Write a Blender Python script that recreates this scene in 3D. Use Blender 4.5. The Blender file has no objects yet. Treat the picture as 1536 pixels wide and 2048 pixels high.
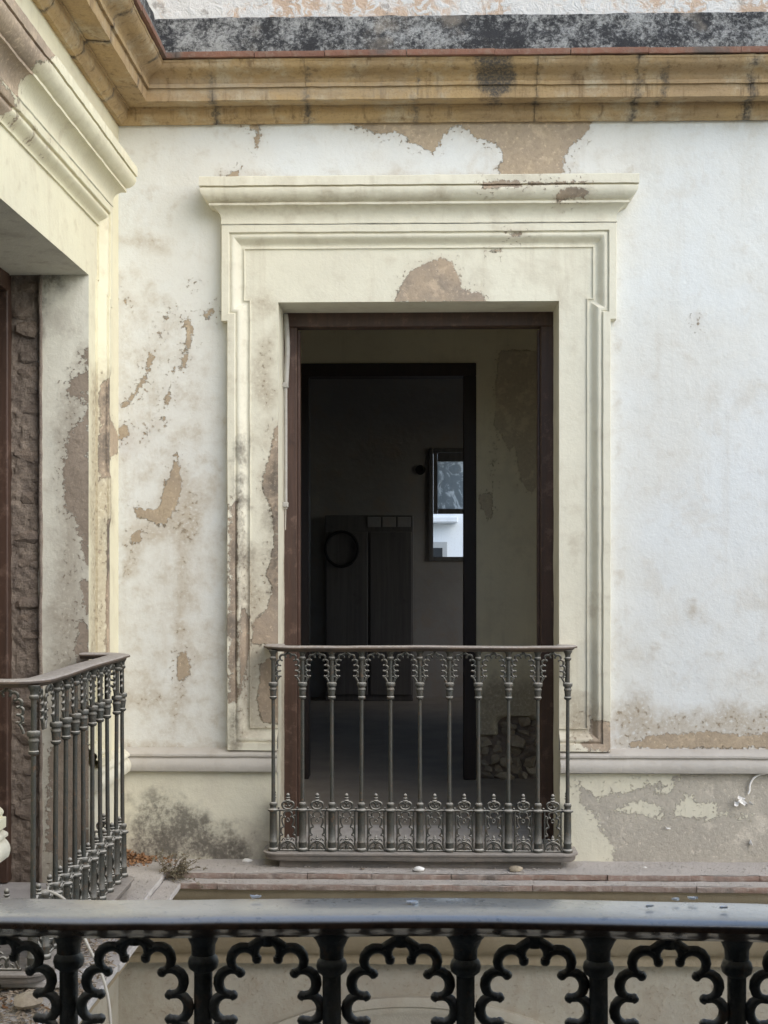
import bpy, math, random
import numpy as np
from mathutils import Vector, Matrix

random.seed(7)
rng = np.random.default_rng(11)
S = bpy.context.scene
COL = S.collection

# ------------------------------------------------------------------ camera
FPX, CXP, HOR = 2770.0, 768.0, 1130.0          # focal length, centre and horizon in photograph pixels
TH = math.atan(77.0 / 2770.0)
cam = bpy.data.cameras.new('camera')
cam.sensor_fit = 'VERTICAL'
cam.sensor_height = 24.0
cam.lens = FPX / 2048.0 * 24.0
cam.shift_y = (HOR - 1024.0) / 2048.0
cam.clip_start = 0.05
cam.clip_end = 4000
cam.dof.use_dof = True
cam.dof.focus_distance = 6.1
cam.dof.aperture_fstop = 36
cam_o = bpy.data.objects.new('camera', cam)
cam_o.rotation_euler = (math.radians(90), 0, TH)
COL.objects.link(cam_o)
S.camera = cam_o

# ------------------------------------------------------------------ sky, sun, exposure
SUN_TO = Vector((0.60, -0.55, 0.55)).normalized()
elev = math.asin(SUN_TO.z)
azim = math.atan2(SUN_TO.x, SUN_TO.y)
world = bpy.data.worlds.new('World')
S.world = world
world.use_nodes = True
wn = world.node_tree
for n in list(wn.nodes):
    wn.nodes.remove(n)
sky = wn.nodes.new('ShaderNodeTexSky')
sky.sky_type = 'NISHITA'
sky.sun_disc = False
sky.sun_elevation = elev
sky.sun_rotation = azim
sky.air_density = 1.0
sky.dust_density = 0.6
sky.ozone_density = 1.5
bg = wn.nodes.new('ShaderNodeBackground')
bg.inputs['Strength'].default_value = 0.15
wo = wn.nodes.new('ShaderNodeOutputWorld')
wn.links.new(sky.outputs[0], bg.inputs[0])
wn.links.new(bg.outputs[0], wo.inputs[0])
sun = bpy.data.lights.new('sun', 'SUN')
sun.energy = 1.5
sun.angle = math.radians(60)
sun.color = (1.0, 0.915, 0.79)
sun_o = bpy.data.objects.new('sun', sun)
sun_o.rotation_euler = SUN_TO.to_track_quat('Z', 'Y').to_euler()
COL.objects.link(sun_o)
S.view_settings.view_transform = 'Standard'
S.view_settings.look = 'None'
S.view_settings.gamma = 1.0
S.view_settings.use_curve_mapping = False
S.view_settings.exposure = 0.80
S.cycles.max_bounces = 8
S.cycles.diffuse_bounces = 5
S.cycles.use_denoising = True

# ------------------------------------------------------------------ measuring helpers
def W(px, py, Y):
    """world (x, z) of the photograph point (px, py) on the vertical plane y = Y"""
    a = (px - CXP) / FPX
    t = math.tan(TH)
    return Y * (a - t) / (a * t + 1), (HOR - py) / FPX * Y / (a * math.sin(TH) + math.cos(TH))

def Lx(px, py, X):
    """world (y, z) of the photograph point on the vertical plane x = X"""
    a = (px - CXP) / FPX
    t = math.tan(TH)
    Y = X * (a * t + 1) / (a - t)
    return Y, (HOR - py) / FPX * Y / (a * math.sin(TH) + math.cos(TH))

YW = 6.27
XW = W(237, 0, YW)[0]

# ------------------------------------------------------------------ numpy noise and painted fields
def _hash(i, j, k, seed):
    n = (i * 374761393 + j * 668265263 + k * 2147483647 + seed * 974711) & 0xFFFFFFFF
    n = ((n ^ (n >> 13)) * 1274126177) & 0xFFFFFFFF
    n = (n ^ (n >> 16)) & 0xFFFF
    return n / 65535.0

def vnoise(P, scale, seed=0):
    Q = np.asarray(P, float) * scale
    I = np.floor(Q).astype(np.int64)
    f = Q - I
    f = f * f * (3 - 2 * f)
    r = 0
    for dx in (0, 1):
        for dy in (0, 1):
            for dz in (0, 1):
                w = (f[..., 0] if dx else 1 - f[..., 0]) * (f[..., 1] if dy else 1 - f[..., 1]) * (f[..., 2] if dz else 1 - f[..., 2])
                r = r + w * _hash(I[..., 0] + dx, I[..., 1] + dy, I[..., 2] + dz, seed)
    return r * 2 - 1

def fbm(P, scale, seed=0, oct=3):
    r, a = 0, 1
    for o in range(oct):
        r = r + a * vnoise(P, scale * 2 ** o, seed + o)
        a *= .5
    return r / 1.75

def poly_sdf(u, z, poly):
    """signed distance, positive inside"""
    poly = np.asarray(poly, float)
    d = np.full(u.shape, 1e9)
    ins = np.zeros(u.shape, bool)
    n = len(poly)
    for i in range(n):
        ax, ay = poly[i]
        bx, by = poly[(i + 1) % n]
        ex, ey = bx - ax, by - ay
        t = np.clip(((u - ax) * ex + (z - ay) * ey) / (ex * ex + ey * ey + 1e-12), 0, 1)
        d = np.minimum(d, np.hypot(u - ax - t * ex, z - ay - t * ey))
        c = ((ay > z) != (by > z))
        with np.errstate(divide='ignore', invalid='ignore'):
            xi = ex * (z - ay) / (ey if abs(ey) > 1e-12 else 1e-12) + ax
        ins ^= c & (u < xi)
    return np.where(ins, d, -d)

def line_sdf(u, z, pts, w):
    d = np.full(u.shape, 1e9)
    for (ax, ay), (bx, by) in zip(pts[:-1], pts[1:]):
        ex, ey = bx - ax, by - ay
        t = np.clip(((u - ax) * ex + (z - ay) * ey) / (ex * ex + ey * ey + 1e-12), 0, 1)
        d = np.minimum(d, np.hypot(u - ax - t * ex, z - ay - t * ey))
    return w - d

PAINT = {}
def paint(key, attr, kind, pts, w=0.0):
    """pts are already wall coordinates (u, z)"""
    PAINT.setdefault(key, {}).setdefault(attr, []).append((kind, pts, w))

def fpx(pts, p=0.0):
    out = []
    for px, py in pts:
        x, z = W(px, py, YW - p)
        out.append((x - XW, z))
    return out

def lpx(pts, p=0.0):
    out = []
    for px, py in pts:
        y, z = Lx(px, py, XW + p)
        out.append((YW - y, z))
    return out

def eval_paint(key, u, z):
    res = {}
    d = PAINT.get(key, {})
    for attr in ('peel', 'stain', 'grime'):
        v = np.full(u.shape, -0.3)
        for kind, pts, w in d.get(attr, []):
            s = poly_sdf(u, z, pts) - w if kind == 'poly' else np.minimum(poly_sdf(u, z, pts), w) if kind == 'polyc' else line_sdf(u, z, pts, w)
            v = np.maximum(v, s)
        res[attr] = np.clip(v, -0.3, 0.3)
    return res

# ------------------------------------------------------------------ objects
def setp(o, label=None, cat=None, group=None, kind=None):
    if label: o['label'] = label
    if cat: o['category'] = cat
    if group: o['group'] = group
    if kind: o['kind'] = kind
    return o

def empty(name, loc=(0, 0, 0), rz=0.0):
    o = bpy.data.objects.new(name, None)
    o.location = loc
    o.rotation_euler = (0, 0, rz)
    o.empty_display_size = .1
    COL.objects.link(o)
    return o

def mesh_data(name, V, Fc, mat, smooth=None, attrs=None):
    me = bpy.data.meshes.new(name)
    V = np.asarray(V, float).reshape(-1, 3)
    me.from_pydata(V.tolist(), [], [tuple(int(i) for i in f) for f in Fc])
    if attrs is None and mat is not None and mat.get('painted'):
        attrs = {k: np.full(len(V), -.3) for k in ('peel', 'stain', 'grime')}
    if attrs:
        for k, v in attrs.items():
            a = me.attributes.new(k, 'FLOAT', 'POINT')
            a.data.foreach_set('value', np.ascontiguousarray(np.asarray(v, np.float32).ravel()))
    if mat: me.materials.append(mat)
    if smooth:
        me.shade_smooth()
        if smooth < 179:
            me.set_sharp_from_angle(angle=math.radians(smooth))
    me.update()
    return me

def put(name, me, parent=None, loc=(0, 0, 0), rot=(0, 0, 0), scale=(1, 1, 1)):
    o = bpy.data.objects.new(name, me)
    o.location = loc
    o.rotation_euler = rot
    o.scale = scale
    COL.objects.link(o)
    if parent: o.parent = parent
    return o

def mk(name, V, Fc, mat, parent=None, smooth=None, attrs=None):
    return put(name, mesh_data(name, V, Fc, mat, smooth, attrs), parent)

class MB:
    """collects shapes for ONE mesh"""
    def __init__(s): s.V, s.F, s.n = [], [], 0
    def add(s, V, Fc):
        V = np.asarray(V, float).reshape(-1, 3)
        s.V.append(V)
        s.F += [tuple(int(i) + s.n for i in f) for f in Fc]
        s.n += len(V)
        return s
    def box(s, x0, x1, y0, y1, z0, z1):
        V = [(x, y, z) for x in (x0, x1) for y in (y0, y1) for z in (z0, z1)]
        return s.add(V, [(0, 1, 3, 2), (4, 6, 7, 5), (0, 4, 5, 1), (2, 3, 7, 6), (0, 2, 6, 4), (1, 5, 7, 3)])
    def verts(s): return np.concatenate(s.V) if s.V else np.zeros((0, 3))
    def data(s, name, mat, smooth=None, attrs=None): return mesh_data(name, s.verts(), s.F, mat, smooth, attrs)
    def build(s, name, mat, parent=None, smooth=None, attrs=None): return put(name, s.data(name, mat, smooth, attrs), parent)

def cbox(mb, x0, x1, y0, y1, z0, z1, c=.004, jit=0.0):
    """box with chamfered edges, optionally knocked about"""
    V, ids = [], {}
    for sx in (0, 1):
        for sy in (0, 1):
            for sz in (0, 1):
                for ax in range(3):
                    q = [(x0, x1)[sx], (y0, y1)[sy], (z0, z1)[sz]]
                    for k in range(3):
                        if k != ax:
                            q[k] += c * (1 if (sx, sy, sz)[k] == 0 else -1)
                    ids[(sx, sy, sz, ax)] = len(V)
                    V.append(q)
    Fc = []
    for ax in range(3):
        b, d = [k for k in range(3) if k != ax]
        for s in (0, 1):
            loop = []
            for (i, j) in ((0, 0), (1, 0), (1, 1), (0, 1)):
                k = [0, 0, 0]; k[ax] = s; k[b] = i; k[d] = j
                loop.append(ids[(*k, ax)])
            Fc.append(loop)
    for ax in range(3):                                   # edges along axis ax
        b, d = [k for k in range(3) if k != ax]
        for i in (0, 1):
            for j in (0, 1):
                k0 = [0, 0, 0]; k0[b] = i; k0[d] = j
                k1 = list(k0); k1[ax] = 1
                Fc.append([ids[(*k0, b)], ids[(*k0, d)], ids[(*k1, d)], ids[(*k1, b)]])
    for sx in (0, 1):
        for sy in (0, 1):
            for sz in (0, 1):
                Fc.append([ids[(sx, sy, sz, a)] for a in range(3)])
    V = np.array(V)
    if jit:
        V = V + rng.normal(0, jit, V.shape)
    return mb.add(V, Fc)

def grid_faces(n, m, off=0, flip=False, skip=None):
    Fc = []
    for i in range(n - 1):
        for j in range(m - 1):
            if skip is not None and skip(i, j): continue
            f = (off + i * m + j, off + i * m + j + 1, off + (i + 1) * m + j + 1, off + (i + 1) * m + j)
            Fc.append(f[::-1] if flip else f)
    return Fc

def tube(path, r, sides=8, closed=False, cap=True):
    P = np.asarray(path, float)
    n = len(P)
    T = np.zeros_like(P)
    for i in range(n):
        a = P[(i - 1) % n] if (closed or i > 0) else P[i]
        b = P[(i + 1) % n] if (closed or i < n - 1) else P[i]
        t = b - a
        T[i] = t / (np.linalg.norm(t) + 1e-12)
    up = np.array([0, 1, 0.]) if abs(T[0][1]) < .9 else np.array([1, 0, 0.])
    N = up - T[0] * np.dot(up, T[0]); N /= np.linalg.norm(N)
    V = []
    rr = np.broadcast_to(np.asarray(r, float), (n,))
    for i in range(n):
        N = N - T[i] * np.dot(N, T[i]); N /= np.linalg.norm(N) + 1e-12
        B = np.cross(T[i], N)
        for k in range(sides):
            a = 2 * math.pi * k / sides
            V.append(P[i] + rr[i] * (math.cos(a) * N + math.sin(a) * B))
    Fc = []
    for i in range(n if closed else n - 1):
        j = (i + 1) % n
        for k in range(sides):
            l = (k + 1) % sides
            Fc.append((i * sides + k, i * sides + l, j * sides + l, j * sides + k))
    if cap and not closed:
        Fc.append(tuple(range(sides))[::-1])
        Fc.append(tuple((n - 1) * sides + k for k in range(sides)))
    return V, Fc

def spline(pts, seg=6):
    P = [np.asarray(p, float) for p in pts]
    out = []
    for i in range(len(P) - 1):
        p0, p1, p2, p3 = P[max(i - 1, 0)], P[i], P[i + 1], P[min(i + 2, len(P) - 1)]
        for k in range(seg):
            t = k / seg
            out.append(.5 * ((2 * p1) + (-p0 + p2) * t + (2 * p0 - 5 * p1 + 4 * p2 - p3) * t * t + (-p0 + 3 * p1 - 3 * p2 + p3) * t ** 3))
    out.append(P[-1])
    return out

def lathe(prof, sides=16):
    """prof: (r, z) from the bottom up"""
    V, Fc = [], []
    for r, z in prof:
        for k in range(sides):
            a = 2 * math.pi * k / sides
            V.append((r * math.cos(a), r * math.sin(a), z))
    for i in range(len(prof) - 1):
        for k in range(sides):
            l = (k + 1) % sides
            Fc.append((i * sides + k, i * sides + l, (i + 1) * sides + l, (i + 1) * sides + k))
    Fc.append(tuple(range(sides))[::-1])
    Fc.append(tuple((len(prof) - 1) * sides + k for k in range(sides)))
    return V, Fc

def ico(sub=1):
    import bmesh
    bm = bmesh.new()
    bmesh.ops.create_icosphere(bm, subdivisions=sub, radius=1)
    V = np.array([v.co[:] for v in bm.verts]); Fc = [[v.index for v in f.verts] for f in bm.faces]
    bm.free()
    return V, Fc
ICO1, ICO2, ICO3 = ico(1), ico(2), ico(3)

def angular(size, seed, cuts=10, h=.72, base=None):
    """a broken, flat-faceted lump"""
    rs = np.random.default_rng(seed)
    V, Fc = base or ICO2
    V = np.array(V)
    V = np.sign(V) * np.abs(V) ** .55
    for i in range(cuts):
        n = rs.normal(size=3); n /= np.linalg.norm(n)
        d = V @ n - h * (1 + rs.uniform(-.08, .25))
        V = V - np.maximum(d, 0)[:, None] * n
    V = V * (1 + .05 * fbm(V + seed, 3, seed))[:, None]
    V = V / np.abs(V).max(0)
    return V * np.array(size), Fc

# ------------------------------------------------------------------ materials
class G:
    def __init__(s, name, rough=.85):
        s.m = bpy.data.materials.new(name)
        s.m.use_nodes = True
        s.t = s.m.node_tree
        s.b = s.t.nodes['Principled BSDF']
        s.b.inputs['Roughness'].default_value = rough
        s.pos = s.t.nodes.new('ShaderNodeNewGeometry').outputs['Position']
    def _in(s, sock, v):
        if isinstance(v, bpy.types.NodeSocket): s.t.links.new(v, sock)
        elif isinstance(v, (tuple, list)):
            sock.default_value = (*v, 1.0) if len(v) == 3 and len(sock.default_value) == 4 else v
        else: sock.default_value = v
    def vmul(s, k, vec=None):
        n = s.t.nodes.new('ShaderNodeVectorMath'); n.operation = 'MULTIPLY'
        s.t.links.new(vec or s.pos, n.inputs[0]); n.inputs[1].default_value = k
        return n.outputs[0]
    def noise(s, scale, detail=4, rough=.6, dist=0.0, vec=None):
        n = s.t.nodes.new('ShaderNodeTexNoise')
        s.t.links.new(vec or s.pos, n.inputs['Vector'])
        n.inputs['Scale'].default_value = scale
        n.inputs['Detail'].default_value = detail
        n.inputs['Roughness'].default_value = rough
        n.inputs['Distortion'].default_value = dist
        return n.outputs[0]
    def voro(s, scale, feature='F1', vec=None, out='Distance'):
        n = s.t.nodes.new('ShaderNodeTexVoronoi'); n.feature = feature
        s.t.links.new(vec or s.pos, n.inputs['Vector'])
        n.inputs['Scale'].default_value = scale
        return n.outputs[out]
    def attr(s, name):
        n = s.t.nodes.new('ShaderNodeAttribute'); n.attribute_name = name
        return n.outputs['Fac']
    def math(s, op, a, b=0.0, clamp=False):
        n = s.t.nodes.new('ShaderNodeMath'); n.operation = op; n.use_clamp = clamp
        s._in(n.inputs[0], a); s._in(n.inputs[1], b)
        return n.outputs[0]
    def mapr(s, v, a, b, c=0.0, d=1.0, smooth=True):
        n = s.t.nodes.new('ShaderNodeMapRange')
        n.interpolation_type = 'SMOOTHSTEP' if smooth else 'LINEAR'
        s._in(n.inputs[0], v)
        for i, k in enumerate((a, b, c, d)): n.inputs[i + 1].default_value = k
        return n.outputs[0]
    def mix(s, f, a, b):
        n = s.t.nodes.new('ShaderNodeMix'); n.data_type = 'RGBA'
        s._in(n.inputs[0], f); s._in(n.inputs[6], a); s._in(n.inputs[7], b)
        return n.outputs[2]
    def normal_z(s):
        g = s.t.nodes.new('ShaderNodeNewGeometry')
        n = s.t.nodes.new('ShaderNodeSeparateXYZ')
        s.t.links.new(g.outputs['Normal'], n.inputs[0])
        return n.outputs[2]
    def sep(s, vec=None):
        n = s.t.nodes.new('ShaderNodeSeparateXYZ'); s.t.links.new(vec or s.pos, n.inputs[0])
        return n.outputs
    def bump(s, h, dist, strength=1.0):
        n = s.t.nodes.new('ShaderNodeBump')
        n.inputs['Strength'].default_value = strength
        n.inputs['Distance'].default_value = dist
        s.t.links.new(h, n.inputs['Height'])
        s.t.links.new(n.outputs[0], s.b.inputs['Normal'])
    def col(s, c): s._in(s.b.inputs['Base Color'], c); return s
    def rough(s, v): s._in(s.b.inputs['Roughness'], v); return s

def plaster(name, A, B, P1, P2, stain=(.40, .29, .18), grime=(.07, .062, .052), streak=.35, mott=.5, grain=1.0, k1=.05, flecks=.5, peelbump=1.5):
    g = G(name, .88)
    big = g.noise(1.3, 4, .6)
    n2 = g.noise(11, 5, .62)
    n3 = g.noise(55, 4, .68)
    n4 = g.noise(210, 2, .6)
    mid = g.noise(4.5, 5, .65, .3)
    c = g.mix(g.mapr(big, .36, .64), A, B)
    c = g.mix(g.math('MULTIPLY', g.mapr(mid, .52, .70), mott), c, tuple(.55 * B[i] + .45 * stain[i] for i in range(3)))
    c = g.mix(g.math('MULTIPLY', g.mapr(mid, .47, .30), mott * .5), c, tuple(min(.82, 1.08 * k) for k in A))
    c = g.mix(g.math('MULTIPLY', g.mapr(n2, .52, .74), mott * .45), c, stain)
    # run-off streaks
    st = g.noise(1.0, 4, .65, vec=g.vmul((13, 13, .9)))
    c = g.mix(g.math('MULTIPLY', g.mapr(st, .54, .78), streak), c, stain)
    # stained zones with crumbling specks
    sd = g.math('ADD', g.attr('stain'), g.math('MULTIPLY', g.math('SUBTRACT', n2, .5), .22))
    sm = g.mapr(sd, -.05, .09)
    c = g.mix(g.math('MULTIPLY', sm, g.mapr(n3, .25, .75, .5, .95)), c, tuple(.92 * k for k in stain))
    # places where the coat has come off, with small chips round them
    rag = g.math('ADD', g.math('MULTIPLY', g.math('SUBTRACT', n2, .5), k1), g.math('MULTIPLY', g.math('SUBTRACT', n3, .5), k1 * .9))
    pd = g.math('ADD', g.attr('peel'), rag)
    chip = g.math('MULTIPLY', g.mapr(n3, .615, .63), g.mapr(g.math('MAXIMUM', g.math('ADD', pd, .015), g.math('SUBTRACT', sd, .05)), -.03, .01))
    pm = g.math('MAXIMUM', g.mapr(pd, -.003, .0045), chip)
    fl = g.math('MULTIPLY', g.math('MULTIPLY', g.mapr(n3, .40, .36), sm), flecks)
    c = g.mix(fl, c, A)
    rim = g.math('MULTIPLY', g.mapr(pd, -.05, -.001), g.math('SUBTRACT', 1.0, pm))
    c = g.mix(g.math('MULTIPLY', rim, g.mapr(n2, .3, .65, .1, .6)), c, tuple(.55 * A[i] + .45 * P1[i] for i in range(3)))
    pc = g.mix(g.mapr(mid, .35, .65), P1, P2)
    pc = g.mix(g.math('MULTIPLY', g.mapr(n3, .5, .7), .45), pc, tuple(.6 * k for k in P1))
    pc = g.mix(g.math('MULTIPLY', g.mapr(n2, .46, .34), .55), pc, tuple(min(.75, 1.4 * k) for k in P1))
    pc = g.mix(g.math('MULTIPLY', g.mapr(n3, .42, .34), .6), pc, tuple(min(.75, 1.5 * k) for k in P1))
    c = g.mix(pm, c, pc)
    gd = g.math('ADD', g.attr('grime'), g.math('MULTIPLY', g.math('SUBTRACT', n2, .5), .16))
    gm = g.math('MULTIPLY', g.mapr(gd, -.05, .05), g.mapr(g.math('ADD', g.math('MULTIPLY', n3, .5), g.math('MULTIPLY', n2, .5)), .36, .58, .30, 1.0))
    c = g.mix(g.math('MULTIPLY', gm, .82), c, grime)
    # pin holes and fine dirt
    c = g.mix(g.math('MULTIPLY', g.mapr(n4, .62, .74), .25), c, stain)
    g.col(c)
    h = g.math('ADD', g.math('MULTIPLY', n3, .42 * grain), g.math('MULTIPLY', n4, .14 * grain))
    h = g.math('ADD', h, g.math('MULTIPLY', n2, .8))
    h = g.math('MULTIPLY', h, g.math('ADD', 1.0, g.math('MULTIPLY', pm, .8)))
    h = g.math('SUBTRACT', h, g.math('MULTIPLY', pm, peelbump))
    g.bump(h, .0045)
    g.m['painted'] = True
    return g.m

M = {}
M['white'] = plaster('white_limewash', (.69, .708, .695), (.675, .668, .62), (.42, .335, .235), (.355, .285, .21), stain=(.44, .365, .265), streak=.18, mott=.46, k1=.06)
M['cream'] = plaster('cream_limewash', (.745, .71, .575), (.69, .655, .53), (.43, .335, .24), (.31, .255, .20), stain=(.43, .36, .26), streak=.36, mott=.5, grain=.7, k1=.045)
M['creamL'] = plaster('yellow_cream_limewash', (.765, .715, .52), (.72, .67, .495), (.45, .35, .245), (.35, .275, .20), stain=(.47, .385, .25), streak=.28, mott=.45, grain=.7, k1=.05)
M['plinth'] = plaster('plinth_render', (.70, .66, .52), (.64, .61, .49), (.465, .425, .355), (.41, .375, .315), stain=(.44, .39, .32), streak=.25, mott=.5, grain=1.2, k1=.12)
M['dado'] = plaster('dado_render', (.52, .485, .43), (.46, .43, .385), (.38, .33, .275), (.35, .305, .26), stain=(.38, .33, .27), streak=.2, mott=.6, grain=.9)
M['reveal'] = plaster('reveal_render', (.72, .695, .58), (.62, .60, .51), (.29, .235, .18), (.36, .295, .23), stain=(.39, .335, .26), streak=.5, mott=.8, k1=.09)
M['lower'] = plaster('lower_render', (.42, .39, .32), (.37, .34, .285), (.30, .24, .175), (.265, .22, .17), stain=(.31, .25, .18), streak=.3, mott=.6, grain=1.6)
M['lowcorn'] = plaster('lower_cornice_render', (.33, .275, .19), (.29, .235, .155), (.26, .20, .13), (.22, .175, .125), stain=(.23, .165, .095), streak=.3, mott=.7, grain=1.6)
M['inner'] = plaster('room_render', (.76, .68, .49), (.70, .63, .46), (.55, .47, .34), (.52, .44, .32), stain=(.33, .27, .19), streak=.25, k1=.04, mott=.3, grain=.6)
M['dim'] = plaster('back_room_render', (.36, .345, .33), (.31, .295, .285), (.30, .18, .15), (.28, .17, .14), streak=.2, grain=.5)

def stone_mat():
    g = G('ochre_stone', .9)
    n1 = g.noise(2.2, 5, .65); n2 = g.noise(18, 6, .7); n3 = g.noise(90, 4, .7)
    c = g.mix(g.mapr(n1, .35, .65), (.45, .315, .155), (.385, .275, .155))
    c = g.mix(g.mapr(g.noise(5, 5, .7), .48, .68), c, (.49, .41, .285))
    st = g.noise(1.0, 5, .7, vec=g.vmul((26, 26, 2.2)))
    c = g.mix(g.math('MULTIPLY', g.mapr(st, .52, .70), .75), c, (.17, .11, .055))
    c = g.mix(g.math('MULTIPLY', g.mapr(g.noise(1.0, 5, .7, vec=g.vmul((3.5, 3.5, 30))), .5, .66), .45), c, (.25, .17, .085))
    c = g.mix(g.math('MULTIPLY', g.mapr(n3, .5, .7), .5), c, (.24, .16, .075))
    gd = g.math('ADD', g.attr('grime'), g.math('MULTIPLY', g.math('SUBTRACT', n2, .5), .13))
    c = g.mix(g.math('MULTIPLY', g.mapr(gd, -.02, .02), g.mapr(n3, .3, .6, .45, .95)), c, (.075, .068, .06))
    sd = g.math('ADD', g.attr('stain'), g.math('MULTIPLY', g.math('SUBTRACT', n2, .5), .12))
    c = g.mix(g.math('MULTIPLY', g.mapr(sd, -.03, .05), .7), c, (.40, .33, .24))
    g.col(c)
    g.bump(g.math('ADD', g.math('MULTIPLY', n2, .8), g.math('MULTIPLY', n3, .5)), .006)
    return g.m
M['stone'] = stone_mat()

def moss_mat():
    g = G('black_moss_render', .95)
    n1 = g.noise(5, 6, .75); n2 = g.noise(50, 6, .85, .4); n3 = g.noise(130, 4, .7)
    k = g.math('ADD', g.math('MULTIPLY', n1, .55), g.math('MULTIPLY', n2, .5))
    c = g.mix(g.mapr(k, .475, .62), (.034, .034, .036), (.40, .40, .38))
    c = g.mix(g.math('MULTIPLY', g.mapr(g.noise(3, 4, .6), .55, .7), .5), c, (.50, .43, .34))
    c = g.mix(g.math('MULTIPLY', g.mapr(n3, .55, .65), .5), c, (.04, .04, .04))
    g.col(c)
    g.bump(g.math('ADD', n2, g.math('MULTIPLY', n3, .5)), .012)
    return g.m
M['moss'] = moss_mat()

def upper_mat():
    g = G('flaking_parapet_render', .92)
    n1 = g.noise(3, 6, .7, .6); n2 = g.noise(22, 6, .7, .8); n3 = g.noise(80, 5, .7)
    c = g.mix(g.mapr(n1, .45, .55), (.70, .68, .64), (.55, .41, .30))
    c = g.mix(g.mapr(n2, .5, .56), c, (.66, .65, .62))
    c = g.mix(g.math('MULTIPLY', g.mapr(g.noise(9, 5, .7), .58, .66), .7), c, (.28, .25, .22))
    g.col(c)
    g.bump(g.math('ADD', n2, g.math('MULTIPLY', n3, .4)), .012)
    return g.m
M['upper'] = upper_mat()

def tile_mat(name, A, B, dustc, dust=.55):
    g = G(name, .9)
    n1 = g.noise(3.5, 5, .65); n2 = g.noise(26, 6, .7); n3 = g.noise(130, 4, .6)
    c = g.mix(g.mapr(n1, .38, .62), A, B)
    c = g.mix(g.math('MULTIPLY', g.mapr(n2, .45, .65), dust), c, dustc)
    c = g.mix(g.math('MULTIPLY', g.mapr(g.noise(2.2, 4, .7), .56, .66), .75), c, (.10, .095, .085))
    up = g.mapr(g.normal_z(), .5, .9)
    c = g.mix(g.math('MULTIPLY', up, .93), c, (.58, .53, .48))
    g.col(c)
    g.bump(g.math('ADD', n2, g.math('MULTIPLY', n3, .6)), .005)
    return g.m
M['tile'] = tile_mat('ledge_clay_tile', (.27, .18, .14), (.24, .185, .155), (.42, .37, .32))
M['toptile'] = tile_mat('eaves_clay_tile', (.24, .115, .075), (.19, .095, .065), (.26, .19, .14), .5)

def dust_mat():
    g = G('dusty_ledge', .95)
    n1 = g.noise(4, 5, .6); n2 = g.noise(45, 6, .75); n3 = g.noise(170, 4, .7)
    c = g.mix(g.mapr(n1, .35, .65), (.62, .57, .52), (.54, .495, .45))
    c = g.mix(g.mapr(n3, .58, .66), c, (.28, .245, .21))
    c = g.mix(g.mapr(n2, .6, .68), c, (.70, .66, .61))
    g.col(c)
    g.bump(g.math('ADD', n2, g.math('MULTIPLY', n3, .7)), .012)
    return g.m
M['dust'] = dust_mat()

def brick_mat():
    g = G('old_brick', .95)
    n1 = g.noise(7, 5, .65); n2 = g.noise(40, 6, .7); n3 = g.noise(140, 4, .7)
    c = g.mix(g.mapr(n1, .35, .65), (.25, .195, .15), (.20, .16, .13))
    c = g.mix(g.math('MULTIPLY', g.mapr(n2, .5, .68), .7), c, (.34, .28, .225))
    g.col(c)
    g.bump(g.math('ADD', n2, g.math('MULTIPLY', n3, .4)), .012)
    return g.m
M['brick'] = brick_mat()

def simple(name, A, B, sc=8, rough=.85, bump=.004, bs=40, dustc=None, dust=0.0, metallic=0.0):
    g = G(name, rough)
    c = g.mix(g.mapr(g.noise(sc, 5, .65), .35, .65), A, B)
    n = g.noise(bs, 5, .7)
    c = g.mix(g.math('MULTIPLY', g.mapr(n, .5, .75), .35), c, tuple(.5 * k for k in A))
    if dustc:
        up = g.mapr(g.normal_z(), .15, .85)
        f = g.math('MULTIPLY', g.math('ADD', g.math('MULTIPLY', up, .8), .2), g.mapr(g.noise(30, 5, .7), .25, .7, .45, 1.0))
        c = g.mix(g.math('MULTIPLY', f, dust), c, dustc)
    g.col(c)
    g.b.inputs['Metallic'].default_value = metallic
    g.bump(n, bump)
    return g.m
M['mortar'] = simple('lime_mortar', (.30, .245, .195), (.20, .16, .13), 10, .95, .012, 60)
def iron_mat():
    g = G('dusty_cast_iron', .55)
    n = g.noise(18, 5, .7); n2 = g.noise(110, 4, .7)
    c = g.mix(g.mapr(n, .35, .65), (.040, .043, .037), (.062, .056, .043))
    c = g.mix(g.math('MULTIPLY', g.mapr(g.noise(42, 5, .75), .56, .66), .7), c, (.13, .075, .04))
    c = g.mix(g.math('MULTIPLY', g.mapr(n2, .5, .7), .22), c, (.16, .15, .125))
    up = g.mapr(g.normal_z(), .05, .75)
    c = g.mix(g.math('MULTIPLY', up, g.mapr(n2, .25, .6, .5, .95)), c, (.50, .475, .42))
    g.col(c)
    g.rough(g.mapr(n, .3, .7, .45, .75))
    g.bump(g.math('ADD', n2, n), .0022)
    return g.m
M['iron'] = iron_mat()
M['basewood'] = simple('balcony_base_render', (.13, .12, .11), (.20, .17, .145), 7, .8, .004, 50, (.42, .38, .33), .75)
M['stonebit'] = simple('rubble_stone', (.44, .37, .27), (.33, .27, .20), 9, .95, .012, 45)
M['chip'] = simple('lime_flake', (.86, .85, .82), (.78, .76, .72), 20, .9, .002, 90)
def chip_mat():
    g = G('paint_chip', .4)
    g.col(g.mix(g.mapr(g.noise(60, 3, .6), .35, .65), (.88, .87, .85), (.80, .79, .76)))
    g.b.inputs['Coat Weight'].default_value = 1.0
    g.b.inputs['Coat IOR'].default_value = 1.75
    g.b.inputs['Coat Roughness'].default_value = .2
    return g.m
M['paintchip'] = chip_mat()
M['floor'] = simple('room_floor', (.37, .325, .275), (.30, .265, .225), 3, .75, .003, 40)
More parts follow.
